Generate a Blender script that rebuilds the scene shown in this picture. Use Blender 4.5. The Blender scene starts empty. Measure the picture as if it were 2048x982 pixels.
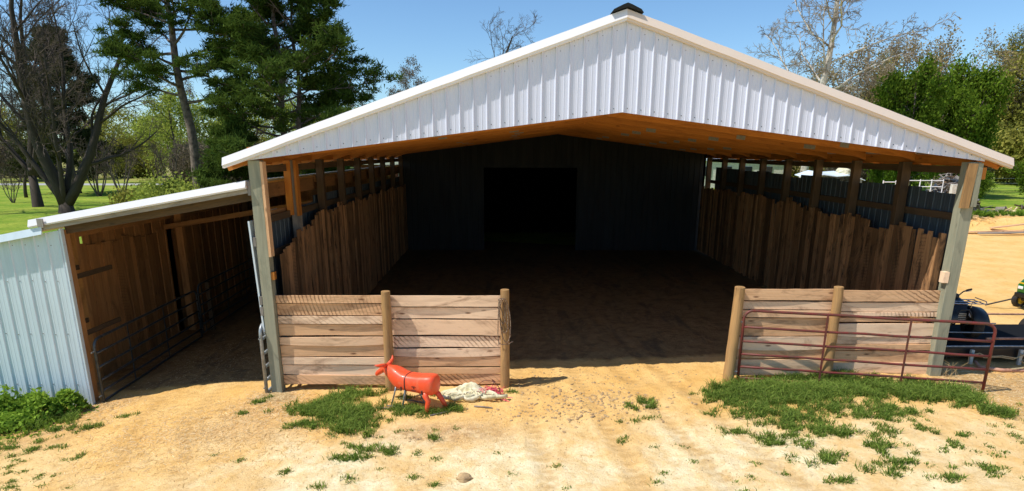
import bpy, math, random
import numpy as np
from mathutils import Vector, Matrix
random.seed(7); RNG = np.random.default_rng(7)
SC = bpy.context.scene
COL = SC.collection
rad = math.radians
def V(*a): return Vector(a)
def uni(a, b): return random.uniform(a, b)
def lerp(a, b, t): return a + (b - a) * t
def sst(a, b, x):
    t = min(1.0, max(0.0, (x - a) / (b - a))); return t * t * (3 - 2 * t)

# ------------------------------------------------------------------ layout
YF, YB, XL, XR, EH = 10.93, 25.77, -4.40, 8.01, 4.0
XM = 1.88
BAY = 1.79
KX = [-400, -60, -20, -14, -9.8, -7.9, -6.5, -4.4, -2.2, -0.1, 4.2, 6.0, 7.9, 9.2, 14, 400]
KZ = [-.2, -.4, -.7, -.72, -.63, -.51, -.38, -.24, -.18, -.15, -.01, .08, .12, .0, 0, 0]
def ground_np(x, y, rough=True):
    x = np.asarray(x, float); y = np.asarray(y, float)
    def ss(a, b, v):
        t = np.clip((v - a) / (b - a), 0, 1); return t * t * (3 - 2 * t)
    p = np.interp(x, KX, KZ)
    mid = np.where(x < 9, np.where(x < -5, -.28, .17), 0.02)
    t = ss(11.5, 26, y)
    z = p * (1 - t) + mid * t
    tf = ss(28, 48, y)
    z = z * (1 - tf)
    bank = ss(31.6, 34.2, y + 1.1 * np.sin(x * .45) + .5 * np.sin(x * 1.3)) * ss(11, 18, x)
    z = z + .78 * bank
    if rough:
        n = (np.sin(x * 2.1 + 1.3 * np.sin(y * 1.7)) * np.sin(y * 2.7 + x * .6) * .016
             + np.sin(x * 5.3 + y * 3.1 + 2 * np.sin(y * 2.3)) * .007 + np.sin(x * 11.0 - y * 9.7 + 1.5 * np.sin(x * 6)) * .004)
        near = (1 - ss(16, 30, y)) * ss(-16, -12, x) * (1 - ss(16, 20, x))
        z = z + n * near
        for xc, sl in ((.25, .05), (1.35, .07), (2.3, .10), (3.1, .12)):      # wheel ruts leaving the barn
            d = (x - (xc + (11 - y) * sl * 1.6)) / .13
            z = z - .022 * np.exp(-d * d) * near * ss(6, 8, y) * (1 - ss(14, 18, y)) * (0.6 + .4 * np.sin(y * 9 + xc))
            z = z + .012 * np.exp(-((np.abs(d) - 1.7) / .6) ** 2) * near * (1 - ss(14, 18, y))
        z = z + .05 * np.exp(-(((x - 1.6) / 1.6) ** 2 + ((y - 10.0) / .7) ** 2)) * near
    return z
def G(x, y): return float(ground_np([x], [y])[0])

# ------------------------------------------------------------------ materials
def _mat(name):
    m = bpy.data.materials.new(name); m.use_nodes = True
    nt = m.node_tree; nt.nodes.clear()
    o = nt.nodes.new('ShaderNodeOutputMaterial')
    b = nt.nodes.new('ShaderNodeBsdfPrincipled')
    nt.links.new(b.outputs[0], o.inputs[0])
    return m, nt, b, o
class NT:
    def __init__(s, nt): s.nt = nt
    def n(s, t, **k):
        nd = s.nt.nodes.new(t)
        for a, v in k.items(): setattr(nd, a, v)
        return nd
    def link(s, a, b): s.nt.links.new(a, b)
    def val(s, sock, v):
        if isinstance(v, (int, float)): sock.default_value = v
        elif isinstance(v, (tuple, list)): sock.default_value = tuple(v) + ((1,) if len(v) == 3 and sock.type == 'RGBA' else ())
        else: s.link(v, sock)
    def attr(s, name, out='Vector'):
        a = s.n('ShaderNodeAttribute', attribute_name=name); return a.outputs[out]
    def mapping(s, v, scale, loc=(0, 0, 0), rot=(0, 0, 0)):
        m = s.n('ShaderNodeMapping'); s.link(v, m.inputs[0]); m.inputs['Scale'].default_value = scale
        m.inputs['Location'].default_value = loc; m.inputs['Rotation'].default_value = rot; return m.outputs[0]
    def noise(s, v, scale=1, detail=4, rough=.55, dist=0, out=0):
        m = s.n('ShaderNodeTexNoise'); s.link(v, m.inputs['Vector']); m.inputs['Scale'].default_value = scale
        m.inputs['Detail'].default_value = detail; m.inputs['Roughness'].default_value = rough; m.inputs['Distortion'].default_value = dist
        return m.outputs[out]
    def ramp(s, f, stops, interp='LINEAR'):
        r = s.n('ShaderNodeValToRGB'); s.link(f, r.inputs[0]); cr = r.color_ramp; cr.interpolation = interp
        while len(cr.elements) < len(stops): cr.elements.new(.5)
        for e, (p, c) in zip(cr.elements, stops):
            e.position = p; e.color = (c, c, c, 1) if isinstance(c, (int, float)) else tuple(c) + (1,)
        return r.outputs[0]
    def mix(s, f, a, b, mode='MIX'):
        m = s.n('ShaderNodeMix', data_type='RGBA', blend_type=mode)
        s.val(m.inputs[0], f); s.val(m.inputs[6], a); s.val(m.inputs[7], b); return m.outputs[2]
    def math(s, op, a, b=0.0, c=None, clamp=False):
        m = s.n('ShaderNodeMath', operation=op, use_clamp=clamp); s.val(m.inputs[0], a); s.val(m.inputs[1], b)
        if c is not None: s.val(m.inputs[2], c)
        return m.outputs[0]
    def bump(s, h, strength=.3, dist=.01, normal=None):
        b = s.n('ShaderNodeBump'); b.inputs['Strength'].default_value = strength; b.inputs['Distance'].default_value = dist
        s.link(h, b.inputs['Height'])
        if normal: s.link(normal, b.inputs['Normal'])
        return b.outputs[0]
def wood(name, c1, c2, dark, saw=.0, stain=.5, var=.35, rough=.75, knots=.5, hue2=None):
    m, nt, b, o = _mat(name); t = NT(nt)
    g = t.attr('guv'); r = t.attr('rnd', 'Fac')
    fine = t.noise(t.mapping(g, (45, 45, 1.6)), 1, 5, .65, .3)
    big = t.noise(t.mapping(g, (7, 7, .9)), 1, 4, .6, .6)
    col = t.mix(t.ramp(fine, [(.3, 0), (.7, 1)]), c1, c2)
    if hue2: col = t.mix(t.ramp(r, [(.45, 0), (.75, 1)]), col, hue2)
    st = t.ramp(t.noise(t.mapping(g, (3.5, 3.5, 1.1), (9, 3, 1)), 1, 6, .7, 1.2), [(.52, 0), (.68, 1)])
    col = t.mix(t.math('MULTIPLY', st, stain), col, dark)
    col = t.mix(t.math('MULTIPLY', t.ramp(big, [(.5, 0), (.75, 1)]), .45), col, dark)
    if knots:
        vo = t.n('ShaderNodeTexVoronoi'); t.link(t.mapping(g, (5, 5, 1.6), (3, 1, 2)), vo.inputs['Vector']); vo.inputs['Scale'].default_value = 1.1
        col = t.mix(t.math('MULTIPLY', t.ramp(vo.outputs['Distance'], [(.05, 1), (.13, 0)]), knots), col, dark)
    h = fine
    if saw:
        w = t.n('ShaderNodeTexWave', wave_type='RINGS', rings_direction='SPHERICAL'); t.link(t.mapping(g, (1, .2, 1), (.9, 0, .4)), w.inputs['Vector'])
        w.inputs['Scale'].default_value = 4.6; w.inputs['Distortion'].default_value = 3.0; w.inputs['Detail'].default_value = 4; w.inputs['Detail Scale'].default_value = 2.5; w.inputs['Detail Roughness'].default_value = .75
        patch = t.ramp(t.noise(t.mapping(g, (1.5, 1.5, .7), (4, 4, 4)), 1, 3, .5), [(.4, 0), (.6, 1)])
        sel = t.ramp(t.math('FRACT', t.math('MULTIPLY', r, 7.31)), [(.70, .04), (.78, 1)])
        k = t.math('MULTIPLY', t.math('MULTIPLY', t.ramp(w.outputs['Fac'], [(.62, 0), (.9, 1)]), patch), t.math('MULTIPLY', sel, saw))
        col = t.mix(k, col, dark)
    br = t.math('MULTIPLY_ADD', r, var * 2, 1 - var)
    mul = t.n('ShaderNodeVectorMath', operation='SCALE'); t.link(col, mul.inputs[0]); t.link(br, mul.inputs['Scale'])
    t.link(mul.outputs[0], b.inputs['Base Color']); b.inputs['Roughness'].default_value = rough
    b.inputs['Specular IOR Level'].default_value = .25
    t.link(t.bump(h, .5, .004), b.inputs['Normal'])
    return m
def simple(name, c, rough=.6, metal=0, var=.12, scale=6, c2=None, spec=.4, bump=0, coat=0, stops=(.4, .65)):
    m, nt, b, o = _mat(name); t = NT(nt)
    tc = t.n('ShaderNodeTexCoord').outputs['Object']
    n = t.noise(tc, scale, 5, .6)
    c2 = c2 or tuple(x * (1 - var * 2) for x in c)
    t.link(t.mix(t.ramp(n, [(stops[0], 0), (stops[1], 1)]), c, c2), b.inputs['Base Color'])
    b.inputs['Roughness'].default_value = rough; b.inputs['Metallic'].default_value = metal
    b.inputs['Specular IOR Level'].default_value = spec; b.inputs['Coat Weight'].default_value = coat
    if bump: t.link(t.bump(t.noise(tc, scale * 4, 4, .6), bump, .01), b.inputs['Normal'])
    return m
def leafy(name, c1, c2, trans=.35, dry=0):
    m, nt, b, o = _mat(name); t = NT(nt); nt.nodes.remove(b)
    r = t.attr('rnd', 'Fac')
    col = t.mix(r, c1, c2)
    if dry: col = t.mix(t.ramp(t.math('FRACT', t.math('MULTIPLY', r, 23.7)), [(.86, 0), (.92, dry)]), col, (.48, .38, .17))
    d = t.n('ShaderNodeBsdfDiffuse'); tr = t.n('ShaderNodeBsdfTranslucent'); mx = t.n('ShaderNodeMixShader')
    t.link(col, d.inputs[0]); t.link(t.mix(.5, col, (c2[0] * 1.3, c2[1] * 1.3, c2[2])), tr.inputs[0])
    mx.inputs[0].default_value = trans; t.link(d.outputs[0], mx.inputs[1]); t.link(tr.outputs[0], mx.inputs[2]); t.link(mx.outputs[0], o.inputs[0])
    return m
def metal_sheet(name, c, dirt, amt=.4, rough=.4, metal=0.0):
    m, nt, b, o = _mat(name); t = NT(nt)
    tc = t.n('ShaderNodeTexCoord').outputs['Object']
    n = t.noise(t.mapping(tc, (5, 5, .6)), 1, 5, .65); n2 = t.noise(tc, 1.1, 4, .6)
    f = t.math('MULTIPLY', t.ramp(n, [(.45, 0), (.75, 1)]), amt)
    f = t.math('MAXIMUM', f, t.math('MULTIPLY', t.ramp(n2, [(.5, 0), (.8, 1)]), amt * .7))
    t.link(t.mix(f, c, dirt), b.inputs['Base Color'])
    t.link(t.ramp(n, [(.3, rough - .08), (.7, rough + .12)]), b.inputs['Roughness']); b.inputs['Metallic'].default_value = metal
    t.link(t.bump(t.noise(tc, 2.2, 2, .5), .12, .02), b.inputs['Normal'])
    return m
M = {}
M['newpine'] = wood('new_pine', (.56, .22, .04), (.44, .15, .025), (.16, .05, .012), stain=.35, var=.16, knots=.75)
M['weathered'] = wood('weathered_post', (.36, .34, .24), (.26, .27, .20), (.10, .10, .075), stain=.4, var=.10, knots=.6)
M['oldpost'] = wood('dark_post', (.13, .082, .045), (.085, .055, .033), (.03, .022, .016), stain=.5, var=.3)
M['roundpost'] = wood('round_post', (.48, .28, .11), (.34, .20, .09), (.11, .06, .03), stain=.55, var=.1)
M['slab'] = wood('sawn_fence_board', (.85, .54, .31), (.74, .43, .22), (.20, .09, .045), saw=.8, stain=.6, var=.10, knots=.9, hue2=(.86, .62, .42))
M['wallslab'] = wood('barn_wall_board', (.42, .225, .10), (.22, .11, .048), (.020, .013, .010), saw=.3, stain=.97, var=.62, knots=.4)
M['leanslab'] = wood('shed_wall_board', (.42, .21, .08), (.32, .15, .055), (.08, .04, .02), saw=.2, stain=.5, var=.35, knots=.6)
M['greyboard'] = wood('grey_board', (.34, .31, .27), (.24, .22, .20), (.09, .08, .07), stain=.5, var=.3)
M['whitemetal'] = metal_sheet('white_painted_steel', (.68, .71, .84), (.62, .65, .77), .10, .38)
M['whitetrim'] = metal_sheet('white_trim', (.82, .80, .82), (.70, .66, .62), .2, .35)
M['shadetrim'] = metal_sheet('white_trim_shaded', (.74, .62, .52), (.66, .53, .43), .3, .35)  # shaded copy of the white trim, tan tint painted in for shade
M['galv'] = metal_sheet('galvanised_sheet', (.68, .77, .84), (.46, .53, .56), .4, .42, .05)
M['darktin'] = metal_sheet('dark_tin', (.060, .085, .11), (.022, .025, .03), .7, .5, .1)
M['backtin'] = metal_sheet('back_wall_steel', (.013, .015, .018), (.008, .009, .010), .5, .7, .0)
M['rooftin'] = metal_sheet('roof_steel', (.55, .53, .50), (.4, .4, .4), .3, .45, .0)
M['black'] = simple('black_plastic', (.010, .011, .013), .38, spec=.5)
M['matt'] = simple('matt_black', (.010, .011, .013), .9, spec=.1)
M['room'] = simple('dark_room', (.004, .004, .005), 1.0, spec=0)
M['blackrub'] = simple('rubber', (.018, .017, .016), .85, c2=(.05, .04, .03))
M['ridge'] = simple('ridge_foam', (.012, .014, .013), .9, bump=.4)
M['redpipe'] = simple('red_gate_paint', (.17, .030, .025), .5, c2=(.10, .045, .03), scale=9, bump=.1)
M['galpipe'] = simple('galvanised_pipe', (.38, .41, .43), .42, .5, c2=(.24, .25, .25), scale=14)
M['plate'] = simple('nail_plate_steel', (.26, .25, .22), .55, .2, scale=30)
M['darkpipe'] = simple('grey_gate_pipe', (.075, .085, .095), .45, .3, c2=(.04, .04, .04), scale=14)
M['rustpipe'] = simple('faded_pipe', (.55, .30, .20), .6, c2=(.30, .14, .09), scale=9)
M['orange'] = simple('orange_plastic', (.84, .085, .026), .42, c2=(.70, .15, .07), scale=9, stops=(.5, .8), spec=.45, coat=.15)
M['decal'] = simple('black_print', (.02, .02, .02), .6)
M['canvas'] = simple('cream_canvas', (.78, .72, .52), .9, c2=(.50, .45, .26), scale=7, bump=.5)
M['pink'] = simple('pink_twine', (.80, .10, .16), .6)
M['rope'] = simple('brown_rope', (.13, .08, .055), .9, c2=(.34, .26, .18), scale=40, stops=(.5, .6))
M['tanrope'] = simple('tan_rope', (.48, .38, .22), .9, scale=30)
M['glass'] = simple('lamp_glass', (.85, .87, .90), .25, .0)
M['chrome'] = simple('bright_metal', (.55, .56, .58), .25, .9)
M['green'] = simple('green_paint', (.02, .15, .02), .3, coat=.4)
M['yellow'] = simple('yellow_stripe', (.75, .50, .03), .4)
M['bark'] = wood('dark_bark', (.085, .062, .045), (.045, .034, .026), (.015, .012, .01), stain=.5, var=.15, knots=0)
M['bark2'] = simple('grey_bark', (.16, .13, .105), .9, c2=(.06, .048, .04), scale=5, bump=.6)
M['syctwig'] = simple('pale_twig', (.34, .29, .23), .9, c2=(.16, .12, .09), scale=1)
M['twig'] = simple('twig_bark', (.13, .095, .075), .9, c2=(.07, .05, .04), scale=1)
M['pinebark'] = simple('pine_bark', (.22, .165, .13), .9, c2=(.07, .05, .04), scale=4, bump=.8)
M['sycbark'] = simple('sycamore_bark', (.62, .56, .48), .8, c2=(.20, .15, .11), scale=1.6, stops=(.48, .62))
M['needle'] = leafy('pine_needles', (.010, .030, .007), (.13, .19, .035), .22)
M['cedar'] = leafy('cedar_foliage', (.018, .026, .010), (.085, .095, .035), .2)
M['leafgreen'] = leafy('spring_leaves', (.016, .055, .007), (.19, .28, .03), .35)
M['leafolive'] = leafy('olive_leaves', (.10, .10, .02), (.38, .36, .08), .3)
M['leafyellow'] = leafy('budding_leaves', (.16, .20, .04), (.42, .48, .10), .4)
M['leaftan'] = leafy('dry_foliage', (.20, .14, .07), (.42, .34, .18), .3)
M['leafgrey'] = leafy('grey_brush', (.10, .08, .06), (.22, .18, .13), .2)
M['grass'] = leafy('grass_blades', (.022, .078, .010), (.36, .50, .09), .3, .75)
M['grasslight'] = leafy('weed_leaves', (.02, .08, .008), (.36, .52, .07), .3)
M['straw'] = leafy('straw', (.52, .36, .16), (.90, .76, .50), .4)
M['rock'] = simple('clay_clod', (.50, .34, .17), .95, c2=(.30, .20, .11), scale=9, bump=.5)
M['debris'] = simple('weathered_sticks', (.26, .22, .19), .9, c2=(.12, .10, .09), scale=3)
M['brick'] = simple('red_brick', (.13, .035, .025), .9, c2=(.08, .025, .02), scale=2)
M['shingle'] = simple('grey_shingle', (.30, .29, .28), .9)
M['dark'] = simple('dark_glass', (.02, .025, .03), .15)
M['asphalt'] = simple('asphalt', (.42, .42, .42), .9)
M['cream'] = simple('cream_paint', (.68, .66, .58), .6)

# ------------------------------------------------------------------ mesh builder
class MB:
    def __init__(s): s.v = []; s.f = []; s.g = []; s.r = []; s.mi = []; s.cur = 0
    def _add(s, vs, gs, fs, r=None):
        b = len(s.v); r = random.random() if r is None else r
        s.v += [tuple(p) for p in vs]; s.g += [tuple(g) for g in gs]; s.r += [r] * len(vs)
        for f in fs: s.f.append([b + i for i in f]); s.mi.append(s.cur)
    def rings(s, rings, gl, caps=True, r=None, closed=True):
        n = len(rings[0]); vs = [p for rg in rings for p in rg]; gs = [p for rg in gl for p in rg]; fs = []
        for i in range(len(rings) - 1):
            for j in range(n if closed else n - 1):
                a = i * n + j; b2 = i * n + (j + 1) % n; fs.append([a, b2, b2 + n, a + n])
        if caps and closed: fs.append(list(range(n))[::-1]); fs.append([(len(rings) - 1) * n + j for j in range(n)])
        s._add(vs, gs, fs, r)
    def beam(s, p0, p1, w, h, up=(0, 0, 1), r=None, nseg=1, wob=0, bow=0, bowdir=None):
        p0 = Vector(p0); p1 = Vector(p1); d = (p1 - p0); L = d.length; d.normalize()
        u = Vector(up); side = d.cross(u)
        if side.length < 1e-4: side = d.cross(Vector((0, 1, 0)))
        side.normalize(); u = side.cross(d).normalized()
        off = Vector((uni(0, 50), uni(0, 50), uni(0, 50)))
        R, Gs = [], []
        for i in range(nseg + 1):
            t = i / nseg; c = p0 + d * (L * t)
            if bow: c = c + Vector(bowdir or u) * (bow * 4 * t * (1 - t))
            a, b = (-w / 2 + uni(-wob, wob), w / 2 + uni(-wob, wob))
            R.append([c + side * a - u * h / 2, c + side * b - u * h / 2, c + side * b + u * h / 2, c + side * a + u * h / 2])
            Gs.append([off + Vector(q) for q in ((a, -h / 2, L * t), (b, -h / 2, L * t), (b, h / 2, L * t), (a, h / 2, L * t))])
        s.rings(R, Gs, r=r)
    def box(s, c, size, rz=0, r=None, rot=None):
        c = Vector(c); x, y, z = (k / 2 for k in size)
        mt = rot if rot else Matrix.Rotation(rz, 3, 'Z')
        off = Vector((uni(0, 50), uni(0, 50), uni(0, 50)))
        pts = [Vector(q) for q in ((-x, -y, -z), (x, -y, -z), (x, y, -z), (-x, y, -z), (-x, -y, z), (x, -y, z), (x, y, z), (-x, y, z))]
        s._add([c + mt @ p for p in pts], [off + p for p in pts], [[0, 3, 2, 1], [4, 5, 6, 7], [0, 1, 5, 4], [1, 2, 6, 5], [2, 3, 7, 6], [3, 0, 4, 7]], r)
    def tube(s, pts, rs, n=8, caps=True, r=None):
        pts = [Vector(p) for p in pts]
        if isinstance(rs, (int, float)): rs = [rs] * len(pts)
        off = Vector((uni(0, 50), uni(0, 50), uni(0, 50))); R, Gs = [], []; L = 0; prev = None
        for i, p in enumerate(pts):
            d = (pts[min(i + 1, len(pts) - 1)] - pts[max(i - 1, 0)])
            if d.length < 1e-9: d = Vector((0, 0, 1))
            d.normalize()
            if prev is None:
                a = d.cross(Vector((0, 0, 1)))
                if a.length < .05: a = d.cross(Vector((1, 0, 0)))
            else: a = prev - d * prev.dot(d)
            if a.length < 1e-6: a = d.cross(Vector((1, .3, 0)))
            a.normalize(); prev = a; b = d.cross(a)
            if i: L += (p - pts[i - 1]).length
            R.append([p + (a * math.cos(k * 2 * math.pi / n) + b * math.sin(k * 2 * math.pi / n)) * rs[i] for k in range(n)])
            Gs.append([off + Vector((math.cos(k * 2 * math.pi / n) * rs[i], math.sin(k * 2 * math.pi / n) * rs[i], L)) for k in range(n)])
        s.rings(R, Gs, caps=caps, r=r)
    def quad(s, a, b, c, d, r=None):
        s._add([a, b, c, d], [a, b, c, d], [[0, 1, 2, 3]], r)
    def build(s, name, mats, parent=None, smooth=False, bevel=0, local=False):
        me = bpy.data.meshes.new(name); me.from_pydata(s.v, [], s.f)
        ms = mats if isinstance(mats, (list, tuple)) else [mats]
        for m in ms: me.materials.append(m)
        if len(ms) > 1: me.polygons.foreach_set('material_index', s.mi)
        a = me.attributes.new('guv', 'FLOAT_VECTOR', 'POINT'); a.data.foreach_set('vector', [c for g in s.g for c in g])
        a = me.attributes.new('rnd', 'FLOAT', 'POINT'); a.data.foreach_set('value', s.r)
        if smooth: me.polygons.foreach_set('use_smooth', [True] * len(me.polygons))
        me.update()
        o = bpy.data.objects.new(name, me); COL.objects.link(o)
        if parent:
            o.parent = parent; o.matrix_parent_inverse = Matrix() if local else Matrix.Translation(-parent.location)
        if bevel:
            b = o.modifiers.new('b', 'BEVEL'); b.width = bevel; b.segments = 2; b.limit_method = 'ANGLE'
        return o
def tri_mesh(name, verts, rnd, mat, parent=None, local=False):
    """verts (N,3) with every three in a row a triangle"""
    n = len(verts); me = bpy.data.meshes.new(name)
    me.vertices.add(n); me.vertices.foreach_set('co', np.asarray(verts, np.float32).ravel())
    me.loops.add(n); me.loops.foreach_set('vertex_index', np.arange(n, dtype=np.int32))
    me.polygons.add(n // 3); me.polygons.foreach_set('loop_start', np.arange(0, n, 3, dtype=np.int32))
    a = me.attributes.new('rnd', 'FLOAT', 'POINT'); a.data.foreach_set('value', np.asarray(rnd, np.float32))
    me.materials.append(mat); me.update(calc_edges=True)
    o = bpy.data.objects.new(name, me); COL.objects.link(o)
    if parent:
        o.parent = parent
        if not local: o.matrix_parent_inverse = Matrix.Translation(-parent.location)
    return o
def tag(o, label=None, cat=None, group=None, kind=None):
    if label: o['label'] = label
    if cat: o['category'] = cat
    if group: o['group'] = group
    if kind: o['kind'] = kind
    return o
def thing(name, label, cat, loc=(0, 0, 0), rz=0, group=None):
    o = bpy.data.objects.new(name, None); COL.objects.link(o); o.location = loc; o.rotation_euler = (0, 0, rz); o.empty_display_size = .2
    return tag(o, label, cat, group)

# ------------------------------------------------------------------ camera, sun, sky
Fpx, CYp = 1225.0, 630.0
cam = bpy.data.cameras.new('camera'); co = bpy.data.objects.new('camera', cam); COL.objects.link(co); SC.camera = co
yaw, pit, rol = .0036, .2595, .0024
f = Vector((math.sin(yaw) * math.cos(pit), math.cos(yaw) * math.cos(pit), -math.sin(pit))); r_ = Vector((math.cos(yaw), -math.sin(yaw), 0)); u_ = r_.cross(f)
r2 = r_ * math.cos(rol) + u_ * math.sin(rol); u2 = -r_ * math.sin(rol) + u_ * math.cos(rol)
mt = Matrix((r2, u2, -f)).transposed().to_4x4(); mt.translation = (0, 0, 4.164); co.matrix_world = mt
cam.sensor_width = 36; cam.lens = 36 * Fpx / 2048; cam.shift_y = (CYp - 491) / 2048; cam.clip_end = 4000; cam.clip_start = .1
SUN = Vector((-.62, -.24, 1)).normalized()
sl = bpy.data.lights.new('sun', 'SUN'); sl.energy = 5.1; sl.angle = rad(.5); sl.color = (1, .95, .86)
so = bpy.data.objects.new('sun', sl); COL.objects.link(so); so.rotation_euler = SUN.to_track_quat('Z', 'Y').to_euler(); so.location = (-20, -10, 40)
w = bpy.data.worlds.new('World'); SC.world = w; w.use_nodes = True
nt = w.node_tree; bg = nt.nodes['Background']; sk = nt.nodes.new('ShaderNodeTexSky'); sk.sky_type = 'NISHITA'; sk.sun_disc = False
sk.sun_elevation = math.asin(SUN.z); sk.sun_rotation = math.atan2(SUN.x, SUN.y); sk.air_density = 1.0; sk.dust_density = .25; sk.ozone_density = 1.6; sk.altitude = 300
_tm = nt.nodes.new('ShaderNodeMix'); _tm.data_type = 'RGBA'; _tm.blend_type = 'MULTIPLY'; _tm.inputs[0].default_value = 1; nt.links.new(sk.outputs[0], _tm.inputs[6]); _tm.inputs[7].default_value = (.80, 1.02, 1.18, 1)
nt.links.new(_tm.outputs[2], bg.inputs[0]); bg.inputs[1].default_value = .13
SC.view_settings.view_transform = 'Standard'; SC.view_settings.look = 'None'; SC.view_settings.exposure = 0
SC.cycles.max_bounces = 6; SC.cycles.diffuse_bounces = 4; SC.cycles.transparent_max_bounces = 6

# ------------------------------------------------------------------ ground sheet
def axis(segs):
    out = []
    for a, b, st in segs: out += list(np.arange(a, b, st))
    out.append(segs[-1][1]); return np.array(out)
gx = axis([(-1500, -300, 200), (-300, -60, 20), (-60, -16, 1.2), (-16, -11, .3), (-11, 11.5, .05), (11.5, 20, .2), (20, 60, 1.2), (60, 300, 20), (300, 1500, 200)])
gy = axis([(-300, 0, 60), (0, 5.5, .8), (5.5, 13.5, .045), (13.5, 18, .15), (18, 30, .5), (30, 36, .18), (36, 60, 1), (60, 160, 5), (160, 400, 40), (400, 2600, 200)])
X, Y = np.meshgrid(gx, gy); Z = ground_np(X, Y)
nse = np.random.default_rng(3)
nearm = ((Y > 5.4) & (Y < 13.6) & (np.abs(X) < 11.6))
Z = Z + nearm * nse.normal(0, .0042, Z.shape)
def ssn(a, b, v):
    t = np.clip((v - a) / (b - a), 0, 1); return t * t * (3 - 2 * t)
wob = np.sin(X * .31 + np.sin(Y * .23) * 2) + .5 * np.sin(Y * .9 + X * .7)
lawn = np.maximum(ssn(-12, -14.5, X + wob * .6) * ssn(12.5, 17, Y - wob * .5), ssn(27, 30, Y + wob) * (1 - ssn(8, 12, X)))
lawn = np.maximum(lawn, ssn(33.6, 35.2, Y + 1.1 * np.sin(X * .45) + .5 * np.sin(X * 1.3)) * ssn(8, 11, X))
lawn = np.maximum(lawn, .8 * ssn(-7.2, -9.5, X + (Y - 9) * .3) * (1 - ssn(10.8, 11.0, Y)))
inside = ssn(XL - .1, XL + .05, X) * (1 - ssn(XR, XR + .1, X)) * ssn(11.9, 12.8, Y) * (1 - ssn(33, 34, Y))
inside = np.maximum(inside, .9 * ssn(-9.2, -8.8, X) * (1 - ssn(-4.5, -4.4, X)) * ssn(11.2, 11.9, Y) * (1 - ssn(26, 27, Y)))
cream = (1 - ssn(8.2, 9.8, Y + .25 * np.sin(X * 1.7) + .15 * np.sin(X * 4.1)))
brown = np.zeros_like(X)
for cx, cy, rx, ry, a in ((-1.0, 8.95, 1.1, .38, 1.0), (-4.2, 10.2, .9, .7, .7), (-4.3, 9.2, 1.1, .5, .6), (9.3, 10.6, 1.8, 1.0, .9), (8.7, 9.3, 1.0, .5, .6), (-8.0, 9.7, .8, .9, .8), (2.3, 6.9, .35, .2, 1), (-7.7, 11.0, .9, .3, .7), (10, 12.5, 2.5, 1.5, .8)):
    brown = np.maximum(brown, a * np.exp(-(((X - cx) / rx) ** 2 + ((Y - cy) / ry) ** 2) ** 1.5))
def seg_d(px, py, x0, y0, x1, y1):
    t_ = np.clip(((px - x0) * (x1 - x0) + (py - y0) * (y1 - y0)) / ((x1 - x0) ** 2 + (y1 - y0) ** 2), 0, 1); return np.hypot(px - x0 - t_ * (x1 - x0), py - y0 - t_ * (y1 - y0))
track = np.zeros_like(X)
for off in (0, .95):
    pl_pts = [(-6.7, 12.0), (-6.5, 9.9), (-5.9, 8.4), (-5.0, 6.6)]
    for (x0, y0), (x1, y1) in zip(pl_pts, pl_pts[1:]): track = np.maximum(track, np.exp(-(seg_d(X, Y, x0 + off, y0, x1 + off, y1) / .14) ** 2))
for xc, sl in ((.25, .05), (1.35, .07), (2.3, .10), (3.1, .12)):
    track = np.maximum(track, np.exp(-((X - (xc + (11 - Y) * sl * 1.6)) / .15) ** 2) * (1 - ssn(14, 18, Y)) * ssn(4, 6, Y))
track *= .6 + .4 * np.sin(Y * 34 + 5 * np.abs(np.sin(X * 3)))
cream = cream * (1 - .75 * ssn(-3.0, -5.0, X)) * (1 - .5 * ssn(5, 7, X))
me = bpy.data.meshes.new('ground'); ny, nx = X.shape
vs = np.stack([X, Y, Z], -1).reshape(-1, 3).astype(np.float32)
idx = np.arange(nx * ny).reshape(ny, nx); q = np.stack([idx[:-1, :-1], idx[:-1, 1:], idx[1:, 1:], idx[1:, :-1]], -1).reshape(-1, 4)
me.vertices.add(len(vs)); me.vertices.foreach_set('co', vs.ravel()); me.loops.add(q.size); me.loops.foreach_set('vertex_index', q.ravel().astype(np.int32))
me.polygons.add(len(q)); me.polygons.foreach_set('loop_start', np.arange(0, q.size, 4, dtype=np.int32)); me.polygons.foreach_set('use_smooth', np.ones(len(q), bool))
me.update(calc_edges=True)
for nm, arr in (('lawn', lawn), ('inside', inside), ('cream', cream), ('brown', brown), ('track', track)):
    a = me.attributes.new(nm, 'FLOAT', 'POINT'); a.data.foreach_set('value', arr.ravel().astype(np.float32))
m, nt, b, o = _mat('earth'); t = NT(nt)
P = t.n('ShaderNodeNewGeometry').outputs['Position']
big = t.noise(P, .9, 6, .6, .4); med = t.noise(P, 4.5, 6, .65, .5); fin = t.noise(P, 20, 6, .75); gr = t.noise(P, 52, 4, .75)
sand = t.mix(t.ramp(big, [(.35, 0), (.68, 1)]), (.78, .46, .145), (.86, .57, .235))
sand = t.mix(t.math('MULTIPLY', t.ramp(med, [(.5, 0), (.68, 1)]), .55), sand, (.56, .32, .095))
crm = t.mix(t.ramp(med, [(.4, 0), (.62, 1)]), (.90, .76, .49), (.78, .58, .30))
sand = t.mix(t.math('MULTIPLY', t.attr('cream', 'Fac'), t.ramp(big, [(.38, .35), (.55, 1)])), sand, crm)
bm = t.math('MULTIPLY', t.attr('brown', 'Fac'), t.ramp(t.noise(P, 9, 6, .7), [(.35, .2), (.6, 1)]))
sand = t.mix(t.math('MULTIPLY', bm, .85), sand, t.mix(t.ramp(fin, [(.4, 0), (.6, 1)]), (.40, .22, .10), (.55, .34, .17)))
sand = t.mix(t.math('MULTIPLY', t.ramp(fin, [(.55, 0), (.75, 1)]), .38), sand, (.46, .28, .11))
sand = t.mix(t.math('MULTIPLY', t.attr('track', 'Fac'), .5), sand, (.46, .26, .09))
sand = t.mix(t.ramp(gr, [(.28, .45), (.43, 0)]), sand, (.36, .21, .09))
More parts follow.
